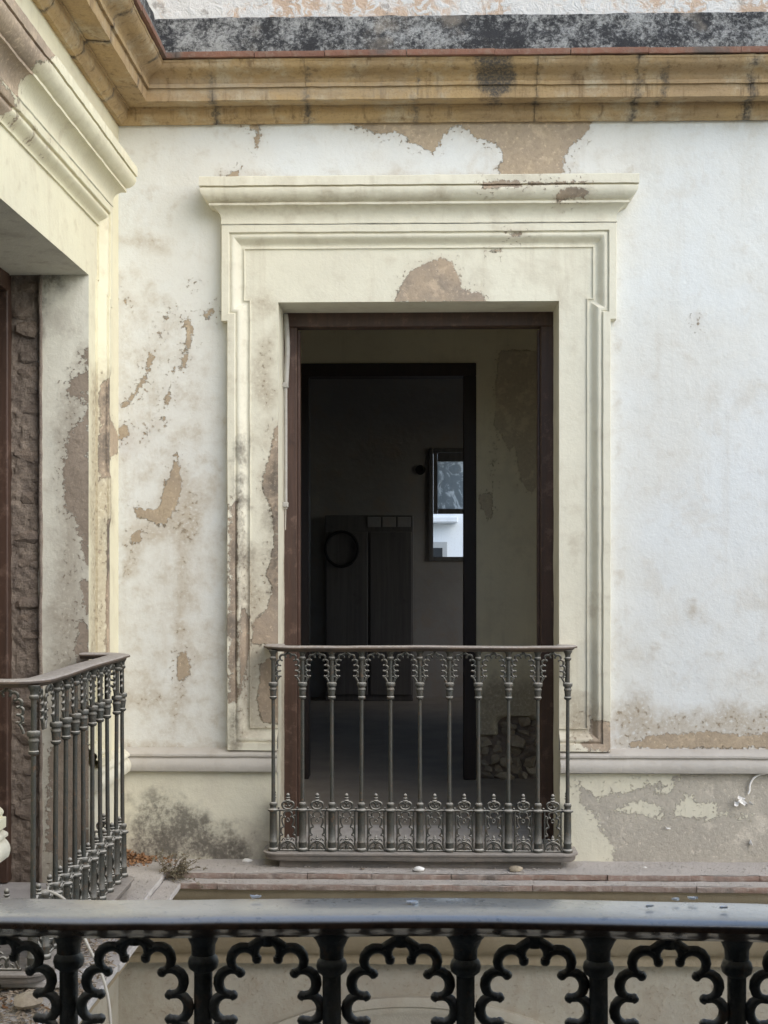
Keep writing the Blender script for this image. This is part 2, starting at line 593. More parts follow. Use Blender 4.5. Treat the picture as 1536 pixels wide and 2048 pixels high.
M['ceiling'] = simple('ceiling_boards', (.20, .17, .14), (.15, .12, .1), 4, .9, .004, 30)
M['near'] = simple('near_room_render', (.17, .135, .095), (.14, .11, .08), 3, .9)
M['nearout'] = simple('near_wall_render', (.76, .74, .66), (.70, .68, .60), 2, .9)
M['outwhite'] = simple('neighbour_blueshade_whitewash', (.60, .66, .72), (.56, .62, .68), 2, .8, .002)  # whitewash dulled and blued, open-sky shade put into its colour
M['outgrey'] = simple('neighbour_trim', (.33, .36, .38), (.29, .32, .34), 3, .8, .002)
M['black'] = simple('plain_black', (.012, .011, .011), (.02, .018, .017), 6, .8)
M['conduit'] = simple('grey_plastic', (.42, .40, .36), (.36, .33, .29), 9, .6, .001)
M['cable'] = simple('white_cable', (.60, .57, .50), (.52, .48, .42), 30, .5, .0005)
M['slab'] = simple('grey_paver', (.52, .49, .46), (.44, .41, .385), 9, .9, .004, 60)
M['ground'] = simple('courtyard_paving', (.50, .455, .37), (.43, .39, .315), 1.5, .9, .01, 12)

def wood_mat(name, A, B, rough=.6, stretch=(30, 30, 1.2), wear=None, wearf=0.0):
    g = G(name, rough)
    n = g.noise(1.0, 6, .65, .3, vec=g.vmul(stretch))
    n2 = g.noise(9, 5, .7)
    c = g.mix(g.mapr(n, .3, .7), A, B)
    c = g.mix(g.math('MULTIPLY', g.mapr(n2, .55, .75), .5), c, tuple(.4 * k for k in A))
    if wear:
        c = g.mix(g.math('MULTIPLY', g.mapr(g.noise(14, 6, .75), .52, .68), wearf), c, wear)
    g.col(c)
    g.bump(n, .003)
    return g.m
M['frame'] = wood_mat('oxblood_painted_wood', (.080, .041, .026), (.054, .030, .020), .55, wear=(.20, .125, .09), wearf=.5)
M['frame2'] = wood_mat('dark_stained_wood', (.032, .020, .016), (.022, .015, .012), .6)
M['cupb'] = wood_mat('cupboard_wood', (.15, .135, .125), (.11, .10, .095), .7)
M['sash'] = wood_mat('grey_painted_sash', (.16, .155, .15), (.12, .115, .11), .6)
M['lintelwood'] = wood_mat('old_beam', (.10, .07, .05), (.06, .04, .03), .9, (3, 30, 30))
M['leafbrown'] = simple('dry_leaf', (.36, .20, .095), (.24, .125, .06), 60, .8, .001)
M['twig'] = simple('twig_litter', (.36, .30, .23), (.23, .18, .13), 40, .9, .002)
M['green'] = simple('weed_leaf', (.15, .14, .085), (.22, .175, .11), 60, .7, .001)

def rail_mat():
    g = G('dusty_skylit_handrail', .5)
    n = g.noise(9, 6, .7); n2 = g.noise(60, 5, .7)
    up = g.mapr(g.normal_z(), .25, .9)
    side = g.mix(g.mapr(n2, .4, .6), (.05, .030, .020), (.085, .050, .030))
    top = g.mix(g.mapr(n, .35, .65), (.86, .78, .66), (.76, .69, .585))  # dusty top, whitened and warmed further to stand in for sky light
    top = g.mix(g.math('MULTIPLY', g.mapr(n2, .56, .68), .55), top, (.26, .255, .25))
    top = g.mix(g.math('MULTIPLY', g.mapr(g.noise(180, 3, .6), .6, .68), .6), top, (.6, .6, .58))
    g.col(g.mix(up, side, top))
    g.rough(g.mapr(n, .3, .7, .24, .38))
    g.b.inputs['Coat Weight'].default_value = 1.0
    g.b.inputs['Coat IOR'].default_value = 1.75
    g.b.inputs['Coat Roughness'].default_value = .16
    g.bump(g.math('ADD', n2, g.math('MULTIPLY', n, 1.5)), .0012)
    return g.m
M['rail'] = rail_mat()
def iron_rail_mat():
    g = G('rusty_iron_rail', .7)
    n = g.noise(12, 6, .7); n2 = g.noise(80, 5, .7)
    up = g.mapr(g.normal_z(), .3, .9)
    c = g.mix(g.mapr(n, .4, .6), (.075, .055, .042), (.11, .075, .05))
    c = g.mix(g.math('MULTIPLY', up, .85), c, g.mix(g.mapr(n2, .4, .6), (.56, .52, .47), (.42, .37, .32)))
    g.col(c); g.bump(n2, .002)
    return g.m
M['ironrail'] = iron_rail_mat()

def milky():
    g = G('milky_glass', .35)
    n = g.noise(7, 5, .6, 2.0)
    w = g.t.nodes.new('ShaderNodeTexWave'); w.wave_type = 'RINGS'
    g.t.links.new(g.pos, w.inputs[0]); w.inputs['Scale'].default_value = 1.1
    w.inputs['Distortion'].default_value = 5; w.inputs['Detail'].default_value = 3
    sw = g.mapr(g.noise(5, 4, .6, 3.5), .50, .60)
    mc = g.mix(sw, (.50, .54, .56), (.92, .95, .96))
    g.col(g.mix(g.mapr(w.outputs[1], .86, .98), g.mix(g.mapr(n, .3, .7), (.42, .45, .47), (.55, .58, .6)), (.8, .84, .86)))
    tr = g.t.nodes.new('ShaderNodeBsdfTranslucent'); g.t.links.new(mc, tr.inputs[0])
    ms = g.t.nodes.new('ShaderNodeMixShader'); ms.inputs[0].default_value = .8
    out = g.t.nodes['Material Output']
    g.t.links.new(g.b.outputs[0], ms.inputs[1]); g.t.links.new(tr.outputs[0], ms.inputs[2]); g.t.links.new(ms.outputs[0], out.inputs[0])
    return g.m
M['milky'] = milky()
def darkglass():
    g = G('dark_glass', .1); g.col((.03, .035, .04)); return g.m
M['darkglass'] = darkglass()

# ------------------------------------------------------------------ wall frames: u along the wall from the inner corner, p out of the wall
def TW(side, U, P, Z):
    U, P, Z = np.broadcast_arrays(np.asarray(U, float), np.asarray(P, float), np.asarray(Z, float))
    if side == 'F':
        return np.stack([XW + U, YW - P, Z], -1)
    return np.stack([XW + P, YW - U, Z], -1)

def painted(key, U, Z):
    return eval_paint(key, np.asarray(U, float), np.asarray(Z, float)) if key else None

def run(name, side, prof, u0, u1, mat, parent, du=.02, mitre=False, ends=False, key=None, rough=0.0, closed=False, smooth=32, seed=0):
    """moulding of profile (p, z) along the wall; mitre: cut into the inner corner; ends: mitred returns at both ends"""
    pr = np.array(prof, float)
    n = len(pr)
    m = max(2, int(abs(u1 - u0) / du) + 1)
    t = np.linspace(0, 1, m)
    a = u0 + (pr[:, 0] if mitre else (-pr[:, 0] if ends else 0 * pr[:, 0]))
    b = u1 + (pr[:, 0] if ends else 0 * pr[:, 0])
    U = a[:, None] * (1 - t) + b[:, None] * t
    Pp = np.repeat(pr[:, 0][:, None], m, 1)
    if ends:
        U = np.concatenate([U[:, :1], U, U[:, -1:]], 1)
        Pp = np.concatenate([np.zeros((n, 1)), Pp, np.zeros((n, 1))], 1)
        m += 2
    Z = np.repeat(pr[:, 1][:, None], m, 1)
    if key and key.startswith('hood'):
        dmg = eval_paint(key, U, Z)['peel'] + .012 * fbm(np.stack([U, Z, 0 * U], -1), 14, 6)
        Pp = Pp - np.clip(dmg / .012, 0, 1) * np.clip(Pp - .02, 0, .006)
    V = TW(side, U, Pp, Z)
    if rough:
        V = V + rough * np.stack([fbm(V, 14, seed + 1), fbm(V, 14, seed + 2), fbm(V, 14, seed + 3)], -1) + rough * .6 * np.stack([fbm(V, 60, seed + 4)] * 3, -1)
    Fc = grid_faces(n, m, 0, side == 'F')
    if closed:
        Fc += [((n - 1) * m + j, (n - 1) * m + j + 1, j + 1, j) if side != 'F' else (j, j + 1, (n - 1) * m + j + 1, (n - 1) * m + j) for j in range(m - 1)]
        Fc += [tuple(i * m for i in range(n)), tuple(i * m + m - 1 for i in range(n))[::-1]]
    at = painted(key, U, Z)
    if at: at = {k: v.ravel() for k, v in at.items()}
    return mk(name, V, Fc, mat, parent, smooth, at)

def arc(p0, z0, p1, z1, bulge, n=6):
    """points from (p0, z0) to (p1, z1), bowed by bulge (fraction of the chord)"""
    out = []
    dx, dz = p1 - p0, z1 - z0
    for i in range(n + 1):
        t = i / n
        b = 4 * t * (1 - t) * bulge
        out.append((p0 + dx * t - dz * b, z0 + dz * t + dx * b))
    return out

# door openings in wall coordinates
HALF = .634
ZTOP = 1.189
ZFLOOR = -1.30
CF = (W(555.6, 0, 6.255)[0] + W(1119, 0, 6.255)[0]) / 2 - XW
CL = .63 + HALF
UF_END, UL_END = 5.4, 3.6
Z_CORN = W(845, 246, YW)[1]

# ------------------------------------------------------------------ where paint has come off or is stained (wall coordinates)
P_ = lambda pts, **k: paint('wallF', 'peel', 'poly', fpx(pts), **k)
P_([(700, 235), (705, 252), (760, 266), (800, 268), (820, 285), (845, 295), (865, 306), (876, 298), (882, 275), (905, 255), (920, 250), (940, 258), (950, 275), (975, 282), (998, 295), (1003, 315), (998, 345), (1000, 372), (1120, 372), (1126, 345), (1128, 315), (1140, 295), (1165, 275), (1180, 255), (1190, 235)])
P_([(478, 238), (520, 250), (519, 268), (505, 266), (495, 258)])
P_([(508, 272), (518, 272), (516, 300), (510, 296)])
P_([(452, 362), (457, 346), (480, 340), (476, 362)])
P_([(366, 640), (380, 634), (388, 655), (387, 682), (376, 702), (368, 700), (370, 668)])
P_([(366, 712), (374, 710), (372, 732), (364, 730)])
P_([(326, 628), (340, 618), (336, 640), (328, 642)])
P_([(312, 660), (320, 664), (318, 674)])
P_([(404, 630), (425, 612), (430, 628), (410, 640)])
P_([(338, 953), (352, 900), (358, 905), (361, 966), (364, 979), (345, 1025), (332, 1054), (312, 1048), (273, 1035), (270, 1018), (319, 1015), (322, 992), (332, 963)])
P_([(262, 1070), (282, 1062), (280, 1085), (258, 1090)])
P_([(352, 1312), (370, 1303), (381, 1330), (376, 1352), (362, 1366), (353, 1350)])
P_([(237, 852), (255, 850), (256, 872), (246, 880), (237, 876)])
for pts, w in (([(302, 714), (296, 738), (288, 760), (272, 782), (262, 800), (246, 812)], .011),
               ([(350, 735), (338, 790), (332, 815), (326, 838)], .008),
               ([(290, 872), (296, 862)], .006), ([(366, 735), (362, 742)], .008),
               ([(395, 560), (388, 570)], .004), ([(248, 590), (252, 610)], .004),
               ([(1394, 640), (1396, 648)], .003)):
    paint('wallF', 'peel', 'line', fpx(pts), w)
paint('wallF', 'stain', 'poly', fpx([(345, 900), (385, 940), (420, 1000), (410, 1060), (385, 1120), (375, 1200), (385, 1290), (385, 1400), (350, 1480), (330, 1440), (350, 1330), (335, 1200), (345, 1090), (300, 1090), (270, 1160), (237, 1175), (237, 1080), (300, 1000)]))
paint('wallF', 'stain', 'poly', fpx([(237, 1370), (300, 1365), (340, 1390), (330, 1440), (280, 1420), (237, 1425)]))
paint('wallF', 'stain', 'poly', fpx([(237, 1478), (460, 1485), (460, 1520), (237, 1520)]))
paint('wallF', 'stain', 'poly', fpx([(1222, 1420), (1260, 1378), (1300, 1390), (1330, 1420), (1400, 1425), (1440, 1395), (1500, 1408), (1600, 1400), (1900, 1420), (2600, 1410), (3800, 1400), (3800, 1520), (1222, 1520)]))
paint('wallF', 'peel', 'poly', fpx([(1235, 1470), (1300, 1448), (1400, 1440), (1480, 1445), (1600, 1440), (1900, 1450), (3800, 1440), (3800, 1520), (1235, 1520)]), .052)
paint('wallF', 'stain', 'poly', fpx([(430, 352), (1260, 345), (1260, 366), (430, 372)]), .012)
paint('wallF', 'stain', 'line', fpx([(260, 480), (330, 500)]), .03)
paint('wallF', 'stain', 'line', fpx([(250, 600), (300, 590)]), .02)
paint('wallF', 'stain', 'line', fpx([(1380, 1215), (1410, 1240)]), .01)
paint('wallF', 'stain', 'line', fpx([(1236, 470), (1238, 900), (1236, 1400)]), -.02)
paint('wallF', 'stain', 'line', fpx([(237, 248), (3000, 244)]), -.012)
paint('wallF', 'stain', 'line', fpx([(450, 900), (440, 1200), (452, 1480)]), -.03)
paint('wallF', 'stain', 'line', fpx([(330, 640), (300, 740), (255, 840)]), -.01)

paint('wallF', 'stain', 'polyc', fpx([(237, 560), (330, 600), (455, 860), (455, 1500), (237, 1500)]), -.012)
paint('wallF', 'stain', 'polyc', fpx([(237, 240), (450, 240), (450, 350), (300, 470), (237, 560)]), -.045)
paint('wallF', 'stain', 'polyc', fpx([(1222, 1290), (1500, 1330), (3800, 1330), (3800, 1500), (1222, 1500)]), -.03)
paint('surF', 'stain', 'polyc', fpx([(444, 640), (560, 600), (560, 1500), (444, 1500)], .02), -.03)
paint('surF', 'stain', 'polyc', fpx([(1119, 1000), (1232, 1100), (1232, 1500), (1119, 1500)], .02), -.04)
paint('surL', 'stain', 'polyc', [(.30, 1.6), (3, 1.6), (3, -.9), (.30, -.9)], -.05)
# front surround
Q_ = lambda pts, **k: paint('surF', 'peel', 'poly', fpx(pts, .03), **k)
Q_([(788, 604), (800, 570), (820, 542), (850, 527), (880, 516), (905, 520), (915, 550), (925, 576), (965, 584), (972, 604)])
Q_([(550, 850), (558, 850), (560, 1290), (500, 1290), (508, 1240), (530, 1222), (545, 1180), (532, 1150), (545, 1100), (546, 1040), (530, 990), (524, 970), (534, 920)])
Q_([(458, 1010), (475, 1000), (476, 1405), (458, 1410)])
Q_([(478, 1200), (500, 1230), (502, 1290), (478, 1420)], w=.006)
Q_([(520, 1330), (560, 1300), (560, 1450), (525, 1445), (512, 1400)])
Q_([(1020, 468), (1046, 466), (1044, 474), (1022, 476)])
Q_([(975, 498), (1010, 494), (1000, 506), (985, 504)])
Q_([(1180, 1440), (1225, 1440), (1225, 1500), (1140, 1500), (1140, 1490), (1185, 1480)])
paint('surF', 'grime', 'poly', fpx([(545, 900), (560, 890), (560, 1190), (545, 1180), (540, 1020)], .02))
paint('surF', 'grime', 'line', fpx([(482, 890), (482, 1240)], .03), .004)
paint('surF', 'grime', 'line', fpx([(466, 1060), (466, 1480)], .05), .006)
paint('surF', 'stain', 'poly', fpx([(500, 700), (555, 640), (555, 1300), (520, 1300), (530, 900)], .02))
paint('surF', 'stain', 'poly', fpx([(455, 1000), (560, 1180), (560, 1500), (455, 1500)], .02), .03)
paint('surF', 'stain', 'poly', fpx([(500, 590), (545, 570), (560, 610), (520, 650)], .02))
paint('surF', 'stain', 'poly', fpx([(1120, 1380), (1222, 1420), (1222, 1500), (1120, 1500)], .02))
paint('hoodF', 'peel', 'poly', fpx([(965, 367), (1040, 364), (1042, 378), (965, 381)], .11))
paint('hoodF', 'peel', 'poly', fpx([(1112, 390), (1130, 381), (1165, 380), (1175, 388), (1160, 400), (1118, 402)], .1))
paint('hoodF', 'peel', 'line', fpx([(1060, 372), (1170, 368)], .11), .003)
paint('hoodF', 'stain', 'line', fpx([(430, 405), (700, 402), (900, 400)], .1), .006)

# plinth: cream coat with the grey render showing
paint('plinF', 'peel', 'poly', fpx([(1160, 1560), (1190, 1600), (1210, 1590), (1300, 1565), (1370, 1545), (4000, 1540), (4000, 1730), (1225, 1730), (1215, 1680), (1190, 1640), (1165, 1600)]))
for pts in ([(1225, 1612), (1290, 1598), (1325, 1612), (1318, 1634), (1260, 1622), (1222, 1620)], [(1362, 1578), (1385, 1590), (1385, 1602), (1430, 1606), (1432, 1618), (1495, 1626), (1494, 1634), (1360, 1632), (1340, 1620), (1362, 1605)], [(1350, 1560), (1300, 1580), (1330, 1590)]):
    paint('plinF', 'keep', 'poly', fpx(pts))
paint('plinF', 'grime', 'poly', fpx([(268, 1600), (300, 1590), (330, 1575), (345, 1585), (400, 1620), (470, 1650), (500, 1700), (480, 1722), (268, 1722)]))
paint('plinF', 'stain', 'poly', fpx([(237, 1640), (400, 1660), (540, 1640), (540, 1730), (237, 1730)]))

# left wall: surround, reveal, hood
paint('surL', 'grime', 'poly', lpx([(203, 765), (216, 748), (216, 955), (203, 948)], .03))
paint('surL', 'grime', 'poly', lpx([(203, 1050), (214, 1040), (214, 1170), (206, 1150)], .03))
paint('surL', 'peel', 'poly', lpx([(201, 760), (217, 742), (217, 960), (201, 955)], .03), .002)
paint('surL', 'peel', 'poly', lpx([(204, 1040), (214, 1035), (212, 1320), (203, 1320)], .03))
paint('surL', 'stain', 'poly', lpx([(181, 720), (200, 740), (216, 960), (212, 1330), (181, 1330)], .02))
paint('wallL', 'peel', 'poly', lpx([(219, 830), (236, 872), (236, 905), (219, 920)], 0), .002)
paint('wallL', 'stain', 'poly', lpx([(219, 950), (228, 1000), (226, 1060), (219, 1040)], 0))
paint('hoodL', 'peel', 'poly', [*lpx([(30, 218)], .06), *lpx([(46, 196)], .075), *lpx([(60, 164)], .10), *lpx([(70, 158)], .12), *lpx([(90, 148), (80, 125)], .14), (1.45, 1.80), (3, 1.8), (3, 1.4)])
paint('surL', 'peel', 'poly', [*lpx([(2, 236), (22, 226), (36, 206)], .05), (3, 1.56), (3, 1.42)])
paint('wallL', 'peel', 'poly', [*lpx([(70, 85), (30, 20), (5, -5)], 0), (2.8, 1.95), (2.8, 1.6)])
for pz in (lpx([(32, 240)], .04)[0], lpx([(64, 272)], .04)[0], lpx([(92, 292)], .04)[0]):
    paint('surL', 'peel', 'line', [(pz[0], pz[1] - .02), (pz[0] + .02, pz[1] + .008)], .006)

def revpx(pts):                       # far jamb of the left door, plane y = YW - (CL - HALF); u -> p
    out = []
    for px, py in pts:
        x, z = W(px, py, YW - (CL - HALF))
        out.append((x - XW, z))
    return out
for pts in ([(181, 690), (172, 700), (168, 740), (150, 750), (138, 762), (135, 790), (150, 800), (166, 785), (172, 820), (150, 850), (135, 880), (128, 930), (125, 990), (135, 1020), (150, 1030), (160, 1100), (170, 1130), (181, 1130)],
            [(181, 1160), (165, 1150), (155, 1170), (168, 1215), (181, 1230)],
            [(181, 1260), (160, 1240), (150, 1300), (160, 1340), (181, 1340)],
            [(181, 1400), (140, 1400), (100, 1500), (90, 1700), (181, 1760)]):
    paint('revL', 'peel', 'poly', revpx(pts))
paint('revL', 'stain', 'poly', revpx([(110, 820), (181, 680), (181, 1800), (70, 1800), (85, 1350), (115, 1200)]))
paint('revL', 'grime', 'poly', revpx([(75, 545), (130, 545), (110, 590), (85, 620), (75, 680)]))
paint('revF', 'stain', 'poly', [(-.05, -1.3), (-.3, -1.3), (-.3, .3), (-.2, 0)])

_ev = eval_paint
def eval_paint(key, u, z):
    r = _ev(key, u, z)
    keep = PAINT.get(key, {}).get('keep')
    if keep:
        for kind, pts, w in keep:
            r['peel'] = np.minimum(r['peel'], -poly_sdf(u, z, pts))
    return r

# ------------------------------------------------------------------ ground and the lower storey
ZG = -5.6
gs = 900
setp(mk('ground', [(-gs, -gs, ZG), (gs, -gs, ZG), (gs, gs, ZG), (-gs, gs, ZG)], [(0, 1, 2, 3)], M['ground']), kind='structure')

wallF = setp(empty('courtyard_wall', (0, YW, ZG)), 'weathered white courtyard wall facing us, holding the tall doorway with cream moulded surround', 'wall')
wallL = setp(empty('courtyard_wall', (XW, 3, ZG)), 'cream side wall at the left edge with half a doorway and exposed bricks in its jamb', 'wall')
def par(o, wall):
    o.parent = wall
    o.matrix_parent_inverse = Matrix.Translation(-Vector(wall.location))
    return o
_put = put
def put(name, me, parent=None, loc=(0, 0, 0), rot=(0, 0, 0), scale=(1, 1, 1)):
    o = _put(name, me, None, loc, rot, scale)
    if parent is not None:
        if parent in (wallF, wallL): par(o, parent)
        else: o.parent = parent
    return o

def wall_face(side, parent, c, u_end, key, mat, name='plaster'):
    us = np.unique(np.round(np.concatenate([np.arange(0, c - HALF, .016), np.linspace(c - HALF, c + HALF, 60), np.arange(c + HALF, min(3.3, u_end), .016), np.linspace(min(3.3, u_end), u_end, 12), [u_end]]), 4))
    us = us[us <= u_end + 1e-6]
    zs = np.unique(np.round(np.concatenate([np.arange(-1.36, ZTOP, .016), [ZTOP], np.arange(ZTOP + .016, 2.12, .016)]), 4))
    U, Z = np.meshgrid(us, zs, indexing='ij')
    V = TW(side, U, 0 * U, Z)
    nrm = fbm(V, 2.2, 5) * .004 + fbm(V, 9, 8) * .0016
    edge = np.minimum(1, U / .05)
    if side == 'F': V[..., 1] -= nrm * edge
    else: V[..., 0] += nrm * edge
    um = (us[:-1] + us[1:]) / 2
    zm = (zs[:-1] + zs[1:]) / 2
    Fc = grid_faces(len(us), len(zs), 0, side != 'F', lambda i, j: abs(um[i] - c) < HALF and zm[j] < ZTOP)
    at = eval_paint(key, U, Z)
    return mk(name, V, Fc, mat, parent, 60, {k: v.ravel() for k, v in at.items()})

def surround(side, parent, c, key, mat):
    zb, ze, zt = -.835, 1.098, 1.53
    h1, h2 = .8595, .886
    path = np.array([(c - HALF, zb), (c - h1, zb), (c - h1, ze), (c - h2, ze), (c - h2, zt), (c + h2, zt), (c + h2, ze), (c + h1, ze), (c + h1, zb), (c + HALF, zb)])
    prof = [(0, -.004), (0, .056), (.0015, .059), (.032, .059), (.034, .057), (.0345, .047), (.040, .047), (.041, .049)]
    prof += [(.041 + .056 * t, .049 - .030 * (t * t * (3 - 2 * t)) + .006 * math.sin(math.pi * 2 * t)) for t in np.linspace(.08, 1, 10)]
    prof += [(.0975, .024), (.101, .024), (.1015, .016)]
    # densify path
    pts, nor = [], []
    n = len(path)
    def nrm(a, b):
        d = (b - a) / np.linalg.norm(b - a)
        return np.array([d[1], -d[0]])
    for i in range(n):
        if i == 0: off = nrm(path[0], path[1])
        elif i == n - 1: off = nrm(path[-2], path[-1])
        else:
            n1, n2 = nrm(path[i - 1], path[i]), nrm(path[i], path[i + 1])
            off = (n1 + n2) / (1 + np.dot(n1, n2))
        nor.append(off)
    st, so = [], []
    for i in range(n - 1):
        k = max(1, int(np.linalg.norm(path[i + 1] - path[i]) / .025))
        for j in range(k):
            t = j / k
            st.append(path[i] * (1 - t) + path[i + 1] * t); so.append(nor[i] * (1 - t) + nor[i + 1] * t)
    st.append(path[-1]); so.append(nor[-1])
    st, so = np.array(st), np.array(so)
    pr = np.array(prof)
    U = st[:, 0][:, None] + so[:, 0][:, None] * pr[:, 0][None]
    Z = st[:, 1][:, None] + so[:, 1][:, None] * pr[:, 0][None]
    Pp = np.repeat(pr[:, 1][None], len(st), 0)
    dmg = eval_paint(key, U, Z)['peel'] + .012 * fbm(np.stack([U, Z, 0 * U], -1), 14, 6)
    Pp = Pp - np.clip(dmg / .012, 0, 1) * np.clip(Pp - .012, 0, .007) - .006 * np.clip(fbm(np.stack([U, Z, Pp], -1), 9, 12) - .52, 0, .3) * 8 * (Pp > .04)
    mb = MB(); allU, allZ = [U.ravel()], [Z.ravel()]
    V = TW(side, U, Pp, Z)
    V = V + .0016 * np.stack([fbm(V, 10, 3), fbm(V, 10, 4), fbm(V, 10, 5)], -1) + .0008 * np.stack([fbm(V, 40, 6)] * 3, -1)
    mb.add(V, grid_faces(U.shape[0], U.shape[1], 0, side != 'F'))
    def field(u0, u1, z0, z1):
        us = np.linspace(u0, u1, max(2, int((u1 - u0) / .014) + 1)); zs = np.linspace(z0, z1, max(2, int((z1 - z0) / .014) + 1))
        uu, zz = np.meshgrid(us, zs, indexing='ij')
        Vv = TW(side, uu, .016 + .0012 * fbm(np.stack([uu, zz, 0 * uu], -1), 7, 2), zz)
        mb.add(Vv, grid_faces(len(us), len(zs), 0, side != 'F'))
        allU.append(uu.ravel()); allZ.append(zz.ravel())
    d = .1
    field(c - h1 + d, c - HALF, zb + d, ze + d)
    field(c + HALF, c + h1 - d, zb + d, ze + d)
    field(c - h2 + d, c - HALF, ze + d, zt - d)
    field(c + HALF, c + h2 - d, ze + d, zt - d)
    field(c - HALF, c + HALF, ZTOP, zt - d)
    at = eval_paint(key, np.concatenate(allU), np.concatenate(allZ))
    o = mb.build('door_surround', mat, parent, 34, at)
    # hood moulding over the surround
    hp = [(.059, 1.532), (.061, 1.536)] + arc(.061, 1.536, .098, 1.606, .20, 8) + [(.108, 1.607), (.108, 1.617), (.100, 1.619)]
    hp += [(.103 + .040 * math.sin(math.pi / 2 * t), 1.621 + .050 * (1 - math.cos(math.pi / 2 * t)) * .55 + .050 * t * .45) for t in np.linspace(0, 1, 10)]
    hp += [(.143, 1.676), (.130, 1.677), (.130, 1.683), (.147, 1.684), (.147, 1.688), (.147, 1.722), (.145, 1.725), (.09, 1.732), (.0, 1.742)]
    run('hood_moulding', side, hp, c - h2 + .059, c + h2 - .059, mat, parent, .016, ends=True, key='hood' + side, rough=.0019, smooth=32)
    return o

def reveal(side, parent, c, depth, key, mat, far_depth=None):
    mb = MB(); aU, aZ = [], []
    zs = np.linspace(ZFLOOR - .05, ZTOP, 160)
    for s in (-1, 1):
        d = far_depth if (far_depth and s == -1) else depth
        ps = np.linspace(.016, -d, max(3, int(d / .012)))
        pp, zz = np.meshgrid(ps, zs, indexing='ij')
        uu = np.full_like(pp, c + s * HALF)
        ns = np.stack([pp, zz, uu], -1)
        uu = uu + s * (.0025 * fbm(ns, 6, 9) + .001 * fbm(ns, 25, 2)) * np.minimum(1, (.016 - pp) / .03)
        mb.add(TW(side, uu, pp, zz), grid_faces(len(ps), len(zs)))
        aU.append(pp.ravel()); aZ.append(zz.ravel() if s == -1 else zz.ravel() + 20)
    us = np.linspace(c - HALF, c + HALF, 80)
    ps = np.linspace(.016, -depth, 24)
    uu, pp = np.meshgrid(us, ps, indexing='ij')
    mb.add(TW(side, uu, pp, 0 * uu + ZTOP), grid_faces(len(us), len(ps)))
    aU.append(pp.ravel()); aZ.append(0 * pp.ravel() + 30)
    at = eval_paint(key, np.concatenate(aU), np.concatenate(aZ))
    return mb.build('door_reveal', mat, parent, 60, at)

wall_face('F', wallF, CF, UF_END, 'wallF', M['white'])
surround('F', wallF, CF, 'surF', M['cream'])
reveal('F', wallF, CF, .58, 'revF', M['cream'])
wall_face('L', wallL, CL, UL_END, 'wallL', M['creamL'])
surround('L', wallL, CL, 'surL', M['creamL'])
reveal('L', wallL, CL, .42, 'revL', M['reveal'], .19)

# backs of the walls so that they are solid
mb = MB()
xb0, xb1, yb = XW - 1.2, XW + UF_END, YW + .58
zt_, ox0, ox1 = 2.6, XW + CF - HALF, XW + CF + HALF
mb.add([(xb0, yb, ZFLOOR - .3), (ox0, yb, ZFLOOR - .3), (ox0, yb, zt_), (xb0, yb, zt_)], [(0, 1, 2, 3)])
mb.add([(ox1, yb, ZFLOOR - .3), (xb1, yb, ZFLOOR - .3), (xb1, yb, zt_), (ox1, yb, zt_)], [(0, 1, 2, 3)])
mb.add([(ox0, yb, ZTOP), (ox1, yb, ZTOP), (ox1, yb, zt_), (ox0, yb, zt_)], [(0, 1, 2, 3)])
mb.build('inner_face', M['inner'], wallF)
mb = MB()
xb, y0_, y1_ = XW - .42, YW - CL - HALF, YW - CL + HALF
mb.add([(xb, YW + .6, ZFLOOR - .3), (xb, y1_, ZFLOOR - .3), (xb, y1_, zt_), (xb, YW + .6, zt_)], [(0, 1, 2, 3)])
mb.add([(xb, y0_, ZFLOOR - .3), (xb, YW - UL_END, ZFLOOR - .3), (xb, YW - UL_END, zt_), (xb, y0_, zt_)], [(0, 1, 2, 3)])
mb.add([(xb, y1_, ZTOP), (xb, y0_, ZTOP), (xb, y0_, zt_), (xb, y1_, zt_)], [(0, 1, 2, 3)])
mb.build('inner_face', M['inner'], wallL)

for k_ in ('dadoF', 'dadoL'):
    paint(k_, 'stain', 'polyc', [(-.5, -2), (6, -2), (6, 0), (-.5, 0)], -.045)
# dado rail and plinth, broken by the doorway
zdt = W(845, 1496, YW)[1]
dado = [(0, zdt), (.035, zdt - .006), (.062, zdt - .020), (.066, zdt - .024), (.066, zdt - .032), (.055, zdt - .040)] + \
       arc(.055, zdt - .040, .070, zdt - .092, .18, 6)[1:] + [(.067, zdt - .100), (.050, zdt - .104), (.034, zdt - .106)]
plin = [(.034, zdt - .106), (.033, zdt - .108), (.033, -1.0), (.034, -1.12), (.034, -1.24), (.036, -1.34)]
def plinth_prof():
    return [(.033 + .001 * math.sin(9 * z), z) for z in np.arange(zdt - .1075, -1.345, -.016)]
for side, wl, c, ue, kk in (('F', wallF, CF, UF_END, 'plinF'), ('L', wallL, CL, UL_END, 'plinL')):
    for a, b, mt in ((0, c - HALF - .001, True), (c + HALF + .001, ue, False)):
        run('dado_rail', side, dado, a, b, M['dado'] if side == 'F' else M['cream'], wl, .02, mitre=mt, key='dado' + side, rough=.0015, smooth=34)
        run('plinth', side, plinth_prof(), a, b, M['plinth'], wl, .016, mitre=mt, key=kk, rough=.0025, smooth=60)
        for e in ([b] if mt else [a]):     # return faces at the opening
            pr = dado + plinth_prof()[1:]
            V = [TW(side, e, p, z) for p, z in pr] + [TW(side, e, -.02, pr[-1][1]), TW(side, e, -.02, pr[0][1])]
            mk('plinth_return', V, [tuple(range(len(V)))], M['plinth'], wl)

